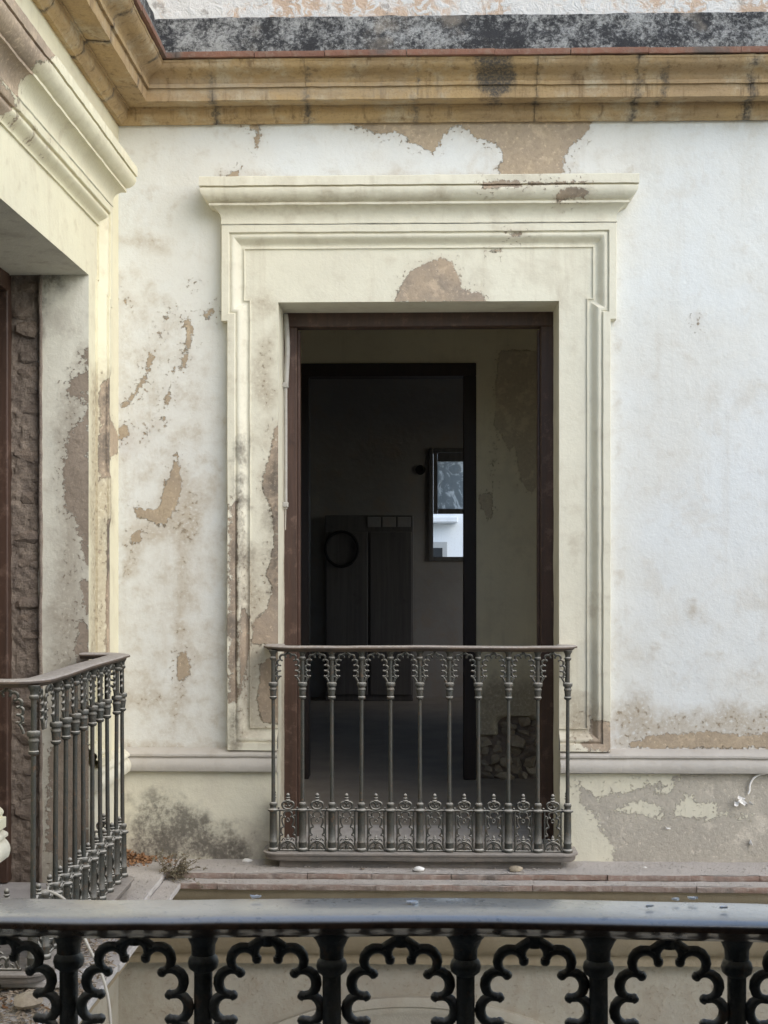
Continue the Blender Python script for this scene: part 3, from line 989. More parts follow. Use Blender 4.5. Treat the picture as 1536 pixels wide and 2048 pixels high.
# ------------------------------------------------------------------ ochre stone cornice, block by block
zc = lambda py, p: W(845, py, YW - p)[1]
corn = [(.0, zc(246, 0)), (.022, zc(245, .02)), (.026, zc(241, .03))] + arc(.028, zc(240, .03), .052, zc(217, .05), -.2, 6) + \
       [(.054, zc(214, .05)), (.062, zc(213, .06)), (.062, zc(209, .06)), (.150, zc(197, .15) - .004), (.158, zc(197, .158)), (.160, zc(172, .16)), (.172, zc(171, .17)), (.174, zc(164, .17)), (.166, zc(162, .17))]
z_a, z_b = zc(161, .17), zc(120, .245)
corn += [(.168 + .077 * (t * t * (3 - 2 * t)), z_a + (z_b - z_a) * (t + .06 * math.sin(2 * math.pi * t))) for t in np.linspace(0, 1, 10)]
corn += [(.249, zc(118, .25)), (.250, zc(114, .25)), (-.03, zc(114, .25) + .002), (-.03, zc(246, 0))]
Z_CT = zc(114, .25)
def joints_front():
    js = [0.0]
    for px in (425, 612, 835, 1073, 1272, 1500):
        js.append(W(px, 180, YW - .15)[0] - XW)
    while js[-1] < UF_END: js.append(js[-1] + .48)
    js[-1] = UF_END
    return js
jf = joints_front()
for j in jf[1:-1]:
    paint('cornF', 'grime', 'line', [(j, 1.9), (j + random.uniform(-.01, .01), 2.05), (j + random.uniform(-.006, .012), 2.14)], random.uniform(.003, .016))
    paint('cornF', 'grime', 'line', [(j + .004, 2.14), (j + .006, 2.30)], random.uniform(-.004, .011))
paint('cornF', 'grime', 'poly', fpx([(955, 112), (1028, 112), (1030, 160), (1000, 185), (965, 175), (955, 140)], .22))
paint('cornF', 'grime', 'line', fpx([(1332, 125), (1330, 190)], .2), .006)
paint('cornF', 'stain', 'poly', fpx([(300, 165), (560, 165), (900, 172), (900, 195), (300, 196)], .16))
jl = [0, .34, .86, 1.31, 1.8, 2.3, 2.8, 3.2, UL_END]
for j in jl[1:-1]:
    paint('cornL', 'grime', 'line', [(j, 1.9), (j + .004, 2.30)], .006)
for side, wl, js in (('F', wallF, jf), ('L', wallL, jl)):
    for i in range(len(js) - 1):
        dz, dp = random.uniform(-.002, .002), random.uniform(-.002, .002)
        pr = [(p + dp if p > .01 else p, z + dz) for p, z in corn]
        run('cornice_stone', side, pr, js[i] + (.0005 if i else 0), js[i + 1] - .0005, M['stone'], wl, .018, mitre=(i == 0), key='corn' + side, rough=.0024, closed=True, smooth=40, seed=i)
# clay tiles along the top edge of the cornice
ztile = Z_CT + .003
for side, wl, ue in (('F', wallF, UF_END), ('L', wallL, UL_END)):
    u, i = 0.0, 0
    while u < ue - .05:
        L = random.uniform(.30, .40)
        e = min(u + L, ue)
        dp = random.uniform(-.004, .004)
        if side == 'F' and abs((u + e) / 2 - (W(985, 110, 6.0)[0] - XW)) < .12: dp = -.035
        pr = [(.266 + dp, ztile), (.268 + dp, ztile + .012), (.266 + dp, ztile + .024), (.05, ztile + .026), (.05, ztile)]
        run('eaves_tile', side, pr, u, e - .002, M['toptile'], wl, .03, mitre=(i == 0), rough=.0018, closed=True, smooth=40, seed=i)
        u, i = e, i + 1
# sooty weathering slope and flaking parapet above
zs0, zs1 = ztile + .026, zc(33, .20)
def slope_prof():
    return [(.252 - .045 * t + .004 * math.sin(7 * t), zs0 + (zs1 - zs0) * t) for t in np.linspace(0, 1, 14)] + [(.19, zs1 + .004), (.12, zs1 + .006)]
def para_prof():
    return [(.165, zs1 + .005 + .05 * i) for i in range(13)] + [(.165, zs1 + .64), (-.5, zs1 + .66)]
for side, wl, ue in (('F', wallF, UF_END), ('L', wallL, UL_END)):
    run('weathering_slope', side, slope_prof(), 0, ue, M['moss'], wl, .02, mitre=True, rough=.006, smooth=70)
    run('parapet', side, para_prof(), 0, ue, M['upper'], wl, .02, mitre=True, rough=.005, smooth=70, seed=4)

# ------------------------------------------------------------------ projecting ledge with two courses of clay tiles
ZL = -1.336
for side, wl, ue in (('F', wallF, UF_END), ('L', wallL, UL_END)):
    for pa, pb, zt2, th, off, nm in ((.03, .268, ZL - .004, .026, 0.0, 'upper'), (.05, .345, ZL - .033, .026, .17, 'lower')):
        u, i = 0.0, 0
        while u < ue - .04:
            e = min(u + random.uniform(.27, .36) - (off if i == 0 else 0) * .5, ue)
            dp, dz = random.uniform(-.005, .004), random.uniform(-.0015, .0015)
            pr = [(pa, zt2 + dz), (pb + dp - .003, zt2 + dz), (pb + dp, zt2 + dz - .004), (pb + dp - .001, zt2 + dz - th + .003), (pb + dp - .004, zt2 + dz - th), (pa, zt2 + dz - th)]
            run('ledge_tile', side, pr[::-1], u, e - .002, M['tile'] if side == 'F' else M['slab'], wl, .03, mitre=(i == 0), rough=.0022, closed=True, smooth=40, seed=i * 3)
            u, i = e, i + 1
    # the dust bed on top, thinning out at the front edge
    n1 = 16
    pr = [(.02 + .243 * t, ZL + .010 * (1 - t) ** .6 - .003) for t in np.linspace(0, 1, n1)]
    run('dust_bed', side, pr[::-1], 0, ue, M['dust'], wl, .014, mitre=True, rough=.003, smooth=70, seed=7)
    run('dust_bed', side, [(.34, ZL - .0325), (.30, ZL - .030), (.268, ZL - .028)], 0, ue, M['dust'], wl, .014, mitre=True, rough=.002, smooth=70, seed=9)
    low = [(.325, ZL - .060), (.322, ZL - .066)] + arc(.318, ZL - .068, .235, ZL - .135, .22, 7) + [(.228, ZL - .137), (.228, ZL - .150), (.15, ZL - .155), (.148, ZL - .24), (.135, ZL - .243)] + \
          arc(.135, ZL - .243, .085, ZL - .40, .10, 6) + [(.06, ZL - .41), (.058, ZL - .455), (.03, ZL - .458), (.0, ZL - .46)]
    run('lower_cornice', side, low[::-1], 0, ue, M['lowcorn'], wl, .025, mitre=True, rough=.003, smooth=34, seed=3)

# lower storey: front wall with a wide arch and its raised ring
acx = W(822, 1991, YW)[0] - XW
acz = W(822, 1991, YW)[1] - 1.55
mb = MB()
top = ZL - .44
Nn = 48
ring = [(acx + 1.28 * math.cos(a), acz + 1.28 * math.sin(a)) for a in np.linspace(math.pi, 0, Nn)]
V = []
for u, z in ring: V += [TW('F', u, 0, z), TW('F', u, 0, top)]
mb.add(V, [(2 * i, 2 * i + 1, 2 * i + 3, 2 * i + 2) for i in range(Nn - 1)])
mb.add([TW('F', acx - 1.28, 0, ZG), TW('F', acx - 1.28, 0, acz), TW('F', acx - 1.28, 0, top), TW('F', -.01, 0, top), TW('F', -.01, 0, ZG)], [(0, 1, 2, 3, 4)])
mb.add([TW('F', acx + 1.28, 0, ZG), TW('F', acx + 1.28, 0, acz), TW('F', acx + 1.28, 0, top), TW('F', UF_END, 0, top), TW('F', UF_END, 0, ZG)], [(0, 1, 2, 3, 4)])
V = []
for u, z in [(acx - 1.28, ZG)] + ring + [(acx + 1.28, ZG)]: V += [TW('F', u, 0, z), TW('F', u, -.5, z)]
mb.add(V, [(2 * i, 2 * i + 1, 2 * i + 3, 2 * i + 2) for i in range(Nn + 1)])
nv = len(mb.verts())
mb.build('lower_wall', M['lower'], wallF, None, {'peel': np.full(nv, -.035), 'stain': np.full(nv, -.015), 'grime': np.full(nv, -.3)})
mb = MB()
mb.add([TW('L', 0, 0, ZG), TW('L', UL_END, 0, ZG), TW('L', UL_END, 0, top), TW('L', 0, 0, top)], [(0, 1, 2, 3)])
nv = len(mb.verts())
mb.build('lower_wall', M['lower'], wallL, None, {'peel': np.full(nv, -.05), 'stain': np.full(nv, -.02), 'grime': np.full(nv, -.3)})
ap = [(1.55, 0), (1.55, .03), (1.53, .036), (1.51, .036), (1.505, .028), (1.49, .03), (1.475, .026), (1.46, .02), (1.40, .018), (1.36, .014), (1.30, .014), (1.28, .0)]
V, n = [], 72
for a in np.linspace(math.pi * .98, math.pi * .02, n):
    for r, p in ap: V.append(TW('F', acx + r * math.cos(a), p, acz + r * math.sin(a)))
mk('arch_moulding', V, grid_faces(n, len(ap)), M['lower'], wallF, 40)
mk('arcade_back', [TW('F', -.5, -1.8, ZG), TW('F', UF_END, -1.8, ZG), TW('F', UF_END, -1.8, ZFLOOR - .2), TW('F', -.5, -1.8, ZFLOOR - .2)], [(0, 1, 2, 3)], M['lower'], wallF)

# ------------------------------------------------------------------ wooden door frame set in the front doorway
fr = empty('door_frame'); par(fr, wallF)
yf0, yf1 = YW + .255, YW + .345
w_ = .060
for sgn in (-1, 1):
    mb = MB(); a, b = sorted((XW + CF + sgn * HALF, XW + CF + sgn * (HALF - w_)))
    a, b = (a - .01, b) if sgn < 0 else (a, b + .01)
    for z0, z1 in ((ZFLOOR, ZTOP - .066),): cbox(mb, a, b, yf0, yf1, z0, z1, .004)
    q = b if sgn < 0 else a
    cbox(mb, min(q, q - sgn * .012), max(q, q - sgn * .012), yf0 + .035, yf1 - .002, ZFLOOR, ZTOP - .078, .002)
    o = mb.build('jamb', M['frame']); o.parent = fr; o.matrix_parent_inverse = Matrix()
    o.parent = fr; o.matrix_parent_inverse = Matrix.Translation(Vector((0, 0, 0)))
mb = MB(); cbox(mb, XW + CF - HALF, XW + CF + HALF, yf0 - .003, yf1, ZTOP - .066, ZTOP + .01, .004)
o = mb.build('head', M['frame']); o.parent = fr
fr.location = (0, 0, 0)
mb = MB(); cbox(mb, XW + CF - HALF - .02, XW + CF + HALF + .02, YW - .03, YW + .60, ZFLOOR - .10, ZFLOOR + .012, .01)
mb.build('threshold', M['slab'], wallF)

# left doorway: exposed bricks in the far jamb, plank frame and lintel beam
ujb = CL - HALF
yj = YW - ujb
mb = MB()
mb.box(XW - .42, XW - .175, yj + .06, yj + .30, ZFLOOR - .05, ZTOP + .02)
xs_ = np.linspace(XW - .42, XW - .178, 30); zs_ = np.linspace(ZFLOOR - .05, ZTOP + .02, 280)
uu, zz = np.meshgrid(xs_, zs_, indexing='ij')
q = np.stack([uu, zz, 0 * uu], -1)
mb.add(np.stack([uu, yj + .022 - .011 * fbm(q, 16, 3) - .008 * fbm(q, 45, 5), zz], -1), grid_faces(30, 280))
mb.build('mortar_bed', M['mortar'], wallL)
variants = []
for k in range(6):
    variants.append(mesh_data('brick', *angular((.063, .05, .041), 40 + k, 9, .78), M['brick']))
zb_ = ZFLOOR + .01
k = 0
while zb_ < ZTOP - .04:
    h = random.uniform(.070, .100)
    if not (.30 < zb_ + h / 2 < .37 and False):
        if abs(zb_ + h / 2 - W(60, 955, yj)[1]) > .045:
            put('brick', variants[k % 6], wallL, (XW - .242 + random.uniform(-.006, .006), yj + .059 + random.uniform(-.007, .009), zb_ + h / 2), (random.uniform(-.06, .06), random.uniform(-.05, .05), random.uniform(-.06, .06)), (random.uniform(.9, 1.06), 1, (h - .002) / .082))
        else:
            V, Fc = ICO2
            Vn = V * np.array([.034, .03, .036]) * (1 + .25 * fbm(V, 2, 3))[:, None]
            put('brick', mesh_data('brick_stump', Vn, Fc, M['chip']), wallL, (XW - .262, yj + .06, zb_ + h / 2))
    zb_ += h; k += 1
# ragged plaster lip beside the bricks
zz = np.linspace(ZFLOOR, ZTOP, 140)
pth = np.stack([XW - .181 + .004 * fbm(np.stack([zz, 0 * zz, 0 * zz], -1), 9, 1), yj - .001 + .003 * fbm(np.stack([zz, 0 * zz, 0 * zz + 4], -1), 14, 2), zz], -1)
V, Fc = tube(pth, .007 + .004 * np.abs(fbm(np.stack([zz, 0 * zz + 2, 0 * zz], -1), 20, 5)), 7)
mk('plaster_lip', V, Fc, M['mortar'], wallL, 60)
mb = MB(); cbox(mb, XW - .40, XW - .31, yj - .03, yj + .08, ZFLOOR, ZTOP + .02, .004)
mb.build('jamb', M['frame'], wallL)
mb = MB(); cbox(mb, XW - .42, XW - .21, yj - 2 * HALF - .1, yj + .05, ZTOP + .004, ZTOP + .16, .012, .004)
mb.build('lintel_beam', M['lintelwood'], wallL)
mb = MB(); cbox(mb, XW - .42, XW - .30, yj - 2 * HALF, yj - .03, ZTOP - .07, ZTOP + .002, .006)
mb.build('head', M['frame'], wallL)
mb = MB(); cbox(mb, XW - .42, XW + .03, yj - 2 * HALF - .02, yj + .02, ZFLOOR - .10, ZFLOOR - .004, .01)
mb.build('threshold', M['slab'], wallL)

# ------------------------------------------------------------------ rooms behind the front wall
YI, YI2, YB = 8.40, 8.65, 13.60
RX0, RX1 = -2.3, 3.4
def sbox(name, args, mat, **k):
    mb = MB(); mb.box(*args)
    return setp(mb.build(name, mat), kind='structure')
sbox('floor', (RX0, RX1, YW + .25, YB + .2, ZFLOOR - .25, ZFLOOR), M['floor'])
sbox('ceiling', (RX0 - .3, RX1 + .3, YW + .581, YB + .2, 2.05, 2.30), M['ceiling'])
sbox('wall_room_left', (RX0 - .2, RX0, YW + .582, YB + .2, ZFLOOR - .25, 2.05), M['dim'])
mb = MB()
for a, b, z0, z1 in ((YW + .582, 7.0, ZFLOOR - .25, 2.05), (8.2, 9.2, ZFLOOR - .25, 2.05), (12.6, YB + .2, ZFLOOR - .25, 2.05), (7.0, 8.2, -.25, 2.05), (10.9, 12.6, 1.4, 2.05), (9.2, 10.9, ZFLOOR - .25, 2.05), (7.0, 8.2, ZFLOOR - .25, ZFLOOR), (10.9, 12.6, ZFLOOR - .25, -.3)):  # gaps are unseen openings, added to let light into both rooms
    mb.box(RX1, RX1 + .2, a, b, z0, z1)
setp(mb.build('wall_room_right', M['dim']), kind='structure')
# side room behind the left doorway
sbox('floor_side_room', (XW - 4, XW - .30, 1.5, YW + .55, ZFLOOR - .25, ZFLOOR - .01), M['floor'])
sbox('ceiling_side_room', (XW - 4, XW - .421, 1.5, YW + .6, 2.05, 2.30), M['ceiling'])
sbox('wall_side_room_back', (XW - 4.2, XW - 4, 1.3, YW + .8, ZFLOOR - .25, 2.30), M['dim'])
sbox('wall_side_room_end', (XW - 4, XW - .421, 1.3, 1.5, ZFLOOR - .25, 2.30), M['dim'])
sbox('wall_side_room_far', (XW - 4, XW - .421, YW + .6, YW + .8, ZFLOOR - .25, 2.30), M['dim'])

iw = setp(empty('room_wall', (1.2, YI, ZFLOOR)), 'beige inner room wall with broken rubble at its foot, seen through the doorway', 'wall')
def child(o, p):
    o.parent = p
    o.matrix_parent_inverse = p.matrix_basis.inverted()
    return o
def kid(name, me_or_mb, mat, p, smooth=None, attrs=None):
    return child(me_or_mb.build(name, mat, None, smooth, attrs), p)
dx0, dx1 = W(594, 0, YI)[0], W(951, 0, YI)[0]
dzt = W(770, 729, YI)[1]
paint('inner', 'peel', 'poly', [W(*q, YI) for q in ((985, 1000), (995, 850), (1002, 870), (1022, 905), (1030, 880), (1040, 960), (1060, 985), (1090, 960), (1300, 980), (1300, 700), (1000, 700), (990, 780))])
paint('inner', 'peel', 'poly', [W(*q, YI) for q in ((958, 990), (985, 985), (985, 1040), (978, 1040), (962, 1015))])
paint('inner', 'stain', 'poly', [W(*q, YI) for q in ((940, 1370), (1010, 1350), (1100, 1360), (1300, 1330), (1300, 1560), (940, 1560))])
xs = np.linspace(dx1, RX1, 120); zs = np.linspace(ZFLOOR - .02, 2.06, 150)
uu, zz = np.meshgrid(xs, zs, indexing='ij')
ns = np.stack([uu, zz, 0 * uu], -1)
# the foot of the wall has lost its plaster: recess there
hole = poly_sdf(uu, zz, [W(*q, YI) for q in ((930, 1475), (968, 1472), (992, 1470), (994, 1438), (1020, 1432), (1060, 1436), (1100, 1440), (1180, 1445), (1260, 1470), (1260, 1600), (930, 1600))]) + .012 * fbm(ns, 18, 2)
V = np.stack([uu, YI + np.clip(hole, 0, .02) * 5, zz], -1)
mb = MB(); mb.add(V, grid_faces(len(xs), len(zs), 0, False))
at = eval_paint('inner', uu, zz)
pl = child(mb.build('plaster', M['inner'], None, 60, {k: v.ravel() for k, v in at.items()}), iw)
mb = MB(); mb.box(RX0, dx0, YI, YI2, ZFLOOR - .02, 2.06); mb.box(dx0, dx1, YI, YI2, dzt, 2.06); mb.box(dx1, RX1, YI + .11, YI2, ZFLOOR - .02, 2.06)
kid('masonry', mb, M['inner'], iw)
dfr = empty('door_frame'); child(dfr, iw)
fw = .072
for a, b, z1 in ((dx0 - .002, dx0 + fw, dzt - fw), (dx1 - fw, dx1 + .004, dzt - fw)):
    mb = MB(); cbox(mb, a, b, YI - .012, YI + .13, ZFLOOR, z1, .004)
    o = mb.build('jamb', M['frame2']); o.parent = dfr; o.matrix_parent_inverse = (Matrix.Translation(iw.location)).inverted() @ Matrix()
    o.matrix_parent_inverse = Matrix()
mb = MB(); cbox(mb, dx0 - .002, dx1 + .004, YI - .014, YI + .13, dzt - fw, dzt + .006, .004)
o = mb.build('head', M['frame2']); o.parent = dfr
dfr.location = (0, 0, 0)
xs_ = np.linspace(dx1 + .005, W(1262, 0, YI)[0], 90); zs_ = np.linspace(ZFLOOR, W(1000, 1425, YI)[1], 60)
uu, zz = np.meshgrid(xs_, zs_, indexing='ij')
q = np.stack([uu, zz, 0 * uu], -1)
mb = MB(); mb.add(np.stack([uu, YI + .045 + .030 * fbm(q, 9, 4) + .018 * fbm(q, 30, 6), zz], -1), grid_faces(90, 60))
kid('rubble_core', mb, M['mortar'], iw)
i = 0
for row, py in enumerate((1446, 1464, 1482, 1501, 1520, 1538, 1553)):
    px = 952 + (row % 2) * 9 + (40 if row < 2 else 0)
    while px < 1240:
        wpx = random.uniform(20, 42)
        x, z = W(px + wpx / 2, py + random.uniform(-4, 4), YI + .05)
        sc = YI / FPX
        me = mesh_data('rubble_stone', *angular((wpx * sc * .52, .05, random.uniform(9, 13) * sc), i, 11, .66), M['stonebit'])
        child(put('rubble_stone', me, None, (x, YI + .062 + random.uniform(-.018, .022), max(z, ZFLOOR + .02)), (random.uniform(-.2, .2), random.uniform(-.25, .25), 0)), iw)
        px += wpx * random.uniform(.92, 1.15); i += 1

# back room: far wall with its window
bw = setp(empty('back_wall', (0, YB, ZFLOOR)), 'dark far wall of the back room with a small bright window', 'wall')
wx0, wz0 = W(866, 1114, YB); wz1 = W(866, 905, YB)[1]; wx1 = wx0 + .72
mb = MB()
mb.box(RX0, wx0, YB, YB + .2, ZFLOOR, 2.05); mb.box(wx1, RX1, YB, YB + .2, ZFLOOR, 2.05)
mb.box(wx0, wx1, YB, YB + .2, ZFLOOR, wz0); mb.box(wx0, wx1, YB, YB + .2, wz1, 2.05)
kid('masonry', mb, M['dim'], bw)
mb = MB(); e = .04
cbox(mb, wx0 - e, wx0 + .002, YB - .03, YB + .06, wz0 - e, wz1 + e, .004); cbox(mb, wx1 - .002, wx1 + e, YB - .03, YB + .06, wz0 - e, wz1 + e, .004)
cbox(mb, wx0 + .003, wx1 - .003, YB - .028, YB + .06, wz1 - .002, wz1 + e, .004); cbox(mb, wx0 + .003, wx1 - .003, YB - .028, YB + .06, wz0 - e, wz0 + .002, .004)
kid('window_frame', mb, M['sash'], bw)
sz0, sz1 = W(866, 1028, YB)[1], wz1 - .004
sx0 = W(875, 0, YB)[0]
mb = MB()
cbox(mb, wx0 + .004, sx0, YB - .01, YB + .03, sz0, sz1, .003); cbox(mb, wx1 - .05, wx1 - .004, YB - .01, YB + .03, sz0, sz1, .003)
pz0, pz1 = W(866, 1018, YB)[1], W(866, 923, YB)[1]
cbox(mb, sx0 + .001, wx1 - .051, YB - .008, YB + .03, sz0 + .001, pz0, .003); cbox(mb, sx0 + .001, wx1 - .051, YB - .008, YB + .03, pz1, sz1 - .001, .003)
sash = kid('sash', mb, M['sash'], bw)
mb = MB(); mb.box(sx0 - .004, wx1 - .048, YB + .008, YB + .014, pz0 - .004, pz1 + .004)
o = mb.build('pane', M['milky']); o.parent = sash; o.matrix_parent_inverse = Matrix.Translation(-Vector(bw.location)) ; o.matrix_parent_inverse = Matrix()
o.location = (0, 0, 0)
sx, sz = W(841, 940, YB)
V, Fc = lathe([(.048, 0), (.048, .02), (.03, .022), (.028, .008)], 20)
o = put('vent_disc', mesh_data('vent_disc', V, Fc, M['black'], 40), None, (sx, YB - .001, sz), (math.radians(90), 0, 0)); child(o, bw)  # solid black disc standing in for a dark round vent hole

cab = setp(empty('cupboard', (W(735, 0, YB)[0], YB - .4, ZFLOOR)), 'dark tall cupboard against the far wall of the unlit back room', 'cupboard')
cx0, ctop = W(650, 1030, YB - .4); cx1 = W(826, 1030, YB - .4)[0]
mb = MB(); cbox(mb, cx0, cx1, YB - .38, YB - .01, ZFLOOR + .001, ctop, .006); kid('body', mb, M['cupb'], cab)
dwid = (cx1 - cx0) / 2
for i in range(2):
    mb = MB(); cbox(mb, cx0 + i * dwid + .012, cx0 + (i + 1) * dwid - .012, YB - .405, YB - .381, ZFLOOR + .06, ctop - .16, .006); kid('door', mb, M['cupb'], cab)
for i in range(3):
    a = W(735 + i * 30, 0, YB - .4)[0]
    mb = MB(); cbox(mb, a, a + .125, YB - .392, YB - .381, ctop - .115, ctop - .02, .003); kid('tile', mb, M['dim'], cab)
hx, hz = W(683, 1098, YB - .45)
th = np.linspace(0, 2 * math.pi, 40, endpoint=False)
V, Fc = tube([(hx + .155 * math.cos(a), YB - .425, hz + .165 * math.sin(a)) for a in th], .014, 8, closed=True)
setp(mk('hoop', V, Fc, M['black'], None, 60), 'thin black hoop hung on the dark cupboard in the back room', 'hoop')
# the white house outside that window
nb = setp(empty('house', (1.2, 21, ZG)), 'pale white house seen through the small back window', 'house')
mb = MB(); mb.box(-8, 12, 21.0, 24, ZG, 8.0); kid('wall', mb, M['outwhite'], nb)
hx0, hz0 = W(871, 1084, 21); hx1 = W(894, 1100, 21)[0]
zcn = W(870, 1046, 20.8)[1]; xcn = W(916, 1046, 20.8)[0]
mb = MB(); cbox(mb, xcn - 3.5, xcn, 20.72, 21.0, zcn, zcn + .10, .02); mb.box(xcn - 3.5, xcn - .04, 20.8, 21.0, zcn + .10, zcn + .5); kid('canopy', mb, M['outwhite'], nb)
win = None
mb = MB(); mb.box(hx1 - 1.2, hx1, 20.93, 21.0, hz0 - 1.7, hz0); win = kid('window', mb, M['outgrey'], nb)
mb = MB(); mb.box(hx1 - 1.12, hx1 - .07, 20.915, 20.932, hz0 - 1.6, hz0 - .09); o = mb.build('pane', M['darkglass']); o.parent = win

# ------------------------------------------------------------------ cast-iron balcony railings
SP = .1295
D_W = .17
RH, RB = .905, .886
def hrail_section(w=.044):
    return [(-w, -.010), (-w, -.005), (-w + .003, -.0018), (-w + .011, 0), (w - .011, 0), (w - .003, -.0018), (w, -.005), (w, -.010), (w - .010, -.012), (w - .018, -.0195), (w - .026, -.0245), (-w + .026, -.0245), (-w + .018, -.0195), (-w + .010, -.012)]
def rail_path():
    hx, r = 5 * SP + .008, .085
    pts = [(-hx, D_W), (-hx, r)]
    pts += [(-hx + r - r * math.cos(a), r - r * math.sin(a)) for a in np.linspace(0, math.pi / 2, 9)[1:]]
    k = 44
    pts += [(-hx + r + (2 * hx - 2 * r) * i / k, 0) for i in range(1, k)]
    pts += [(hx - r + r * math.sin(a), r - r * math.cos(a)) for a in np.linspace(0, math.pi / 2, 9)]
    pts += [(hx, D_W)]
    return np.array(pts)
def make_rail(name, mat, seed, waver):
    P = rail_path(); sec = hrail_section(); V = []
    n = len(P)
    for i in range(n):
        a, b = P[max(i - 1, 0)], P[min(i + 1, n - 1)]
        t = (b - a) / np.linalg.norm(b - a)
        nn = np.array([t[1], -t[0]])              # outward (away from the wall) along the front
        q = np.array([[P[i][0], P[i][1], seed]])
        dz = waver * float(fbm(q, 2.5, seed)[0]) + waver * .3 * float(fbm(q, 11, seed)[0])
        for s, z in sec: V.append((P[i][0] + nn[0] * -s, P[i][1] + nn[1] * -s, RH + z + dz))
    m = len(sec); Fc = []
    for i in range(n - 1):
        for k in range(m):
            l = (k + 1) % m
            Fc.append((i * m + k, (i + 1) * m + k, (i + 1) * m + l, i * m + l))
    Fc += [tuple(range(m)), tuple((n - 1) * m + k for k in range(m))[::-1]]
    return mesh_data(name, V, Fc, mat, 45)

bal_prof = [(.0215, 0), (.0225, .002), (.0225, .010), (.0205, .013), (.0175, .016), (.017, .034), (.0185, .037), (.0185, .042), (.0165, .045),
            (.0160, .172), (.018, .175), (.0245, .178), (.0245, .184), (.016, .188), (.0138, .193), (.0145, .198), (.0172, .203), (.0172, .208), (.0145, .214), (.0088, .2165),
            (.0084, .30), (.0080, .48), (.0078, .668), (.0130, .671), (.0165, .675), (.0165, .681), (.0135, .684), (.0135, .690), (.0152, .707), (.0152, .709), (.0172, .711), (.0172, .716), (.0150, .719), (.0150, .726), (.0205, .729), (.0210, .741), (.0190, .744), (.0092, .746),
            (.0090, .80), (.0090, .846), (.0140, .850), (.0152, .855), (.0140, .860), (.0115, .863), (.0118, .872), (.0160, .881), (.0185, .884), (.0190, .8915)]
bal_prof = [(r, z - .005 if z > .82 else z) for r, z in bal_prof]
V, Fc = lathe(bal_prof, 16)
me_bal = mesh_data('baluster', V, Fc, M['iron'], 38)
stub_prof = bal_prof[:20]
V, Fc = lathe(stub_prof, 16)
me_stub = mesh_data('baluster_stub', V, Fc, M['iron'], 38)

def arc_pts(a, b, r, out, n=9):
    """circle arc from a to b of radius r whose centre lies on the side `out`, going the long way round"""
    a, b, out = np.array(a), np.array(b), np.array(out)
    mid = (a + b) / 2; ch = b - a; L = np.linalg.norm(ch)
    h = math.sqrt(max(r * r - L * L / 4, 1e-9))
    nrm = np.array([ch[1], -ch[0]]) / L
    if np.dot(nrm, out) < 0: nrm = -nrm
    c = mid + nrm * h
    a0 = math.atan2(*(a - c)[::-1]); a1 = math.atan2(*(b - c)[::-1])
    d = (a1 - a0) % (2 * math.pi)
    test = c + r * np.array([math.cos(a0 + d / 2), math.sin(a0 + d / 2)])
    if np.dot(test - mid, nrm) < 0: d -= 2 * math.pi
    return [c + r * np.array([math.cos(a0 + d * t), math.sin(a0 + d * t)]) for t in np.linspace(0, 1, n)]

def make_arch():
    mb = MB()
    c = [(.080, .205), (.205, .310), (.262, .480), (.262, .665), (.250, .850)]
    rr = [.098, .098, .102, .098]
    outs = [(.7, -.7), (.94, -.33), (1, 0), (1, .05)]
    to = lambda q, s: (s * q[0] * SP, 0, RB - (q[1] + .035) * SP)
    t_r = .040 * SP
    def lobe(pts, s):
        n = len(pts)
        r = [t_r * (.93 - .13 * math.cos(2 * math.pi * i / (n - 1))) for i in range(n)]
        V, Fc = tube([to(p, s) for p in pts], r, 9)
        mb.add(V, Fc)
    top = arc_pts((-.080, .205), (.080, .205), .096, (0, -1), 12)
    lobe(top, 1)
    for s in (-1, 1):
        for i in range(4):
            lobe(arc_pts(c[i], c[i + 1], rr[i], outs[i], 11), s)
        for i, q in enumerate(c):                       # pendant cusps
            d = np.array([0, .33]) - np.array(q) if i > 1 else (np.array([0.0, .6]) - np.array(q))
            if i == 0: d = np.array([.0, 1.0])
            d = d / np.linalg.norm(d)
            e = np.array(q) + d * .022
            V, Fc = tube([to(np.array(q) - d * .02, s), to(q, s), to(e, s), to(e + d * .012, s)], [t_r * .9, t_r * .95, t_r * .85, t_r * .5], 9)
            mb.add(V, Fc)
        V, Fc = tube([to((.262, .835), s), to((.335, .93), s), to((.385, 1.03), s), to((.41, 1.12), s)], [t_r * .9, t_r * .9, t_r * .9, t_r * 1.0], 8)
        mb.add(V, Fc)
        V, Fc = tube([to((.34, .92), s), to((.375, .86), s), to((.43, .86), s)], [t_r * .7, t_r * .7, t_r * .8], 7)
        mb.add(V, Fc)
    for s in (-1, 1):
        V, Fc = tube([to((.0, .045), s), to((.075, .085), s), to((.15, .125), s)], [t_r * 1.1, t_r * 1.0, t_r * .8], 8)
        mb.add(V, Fc)
    V, Fc = tube([(0, 0, RB + .002), (0, 0, RB - .03 * SP), (0, 0, RB - .14 * SP)], [.0085, .0070, .0060], 10)
    mb.add(V, Fc)
    return mb.data('arch', M['iron'], 60)
me_arch = make_arch()

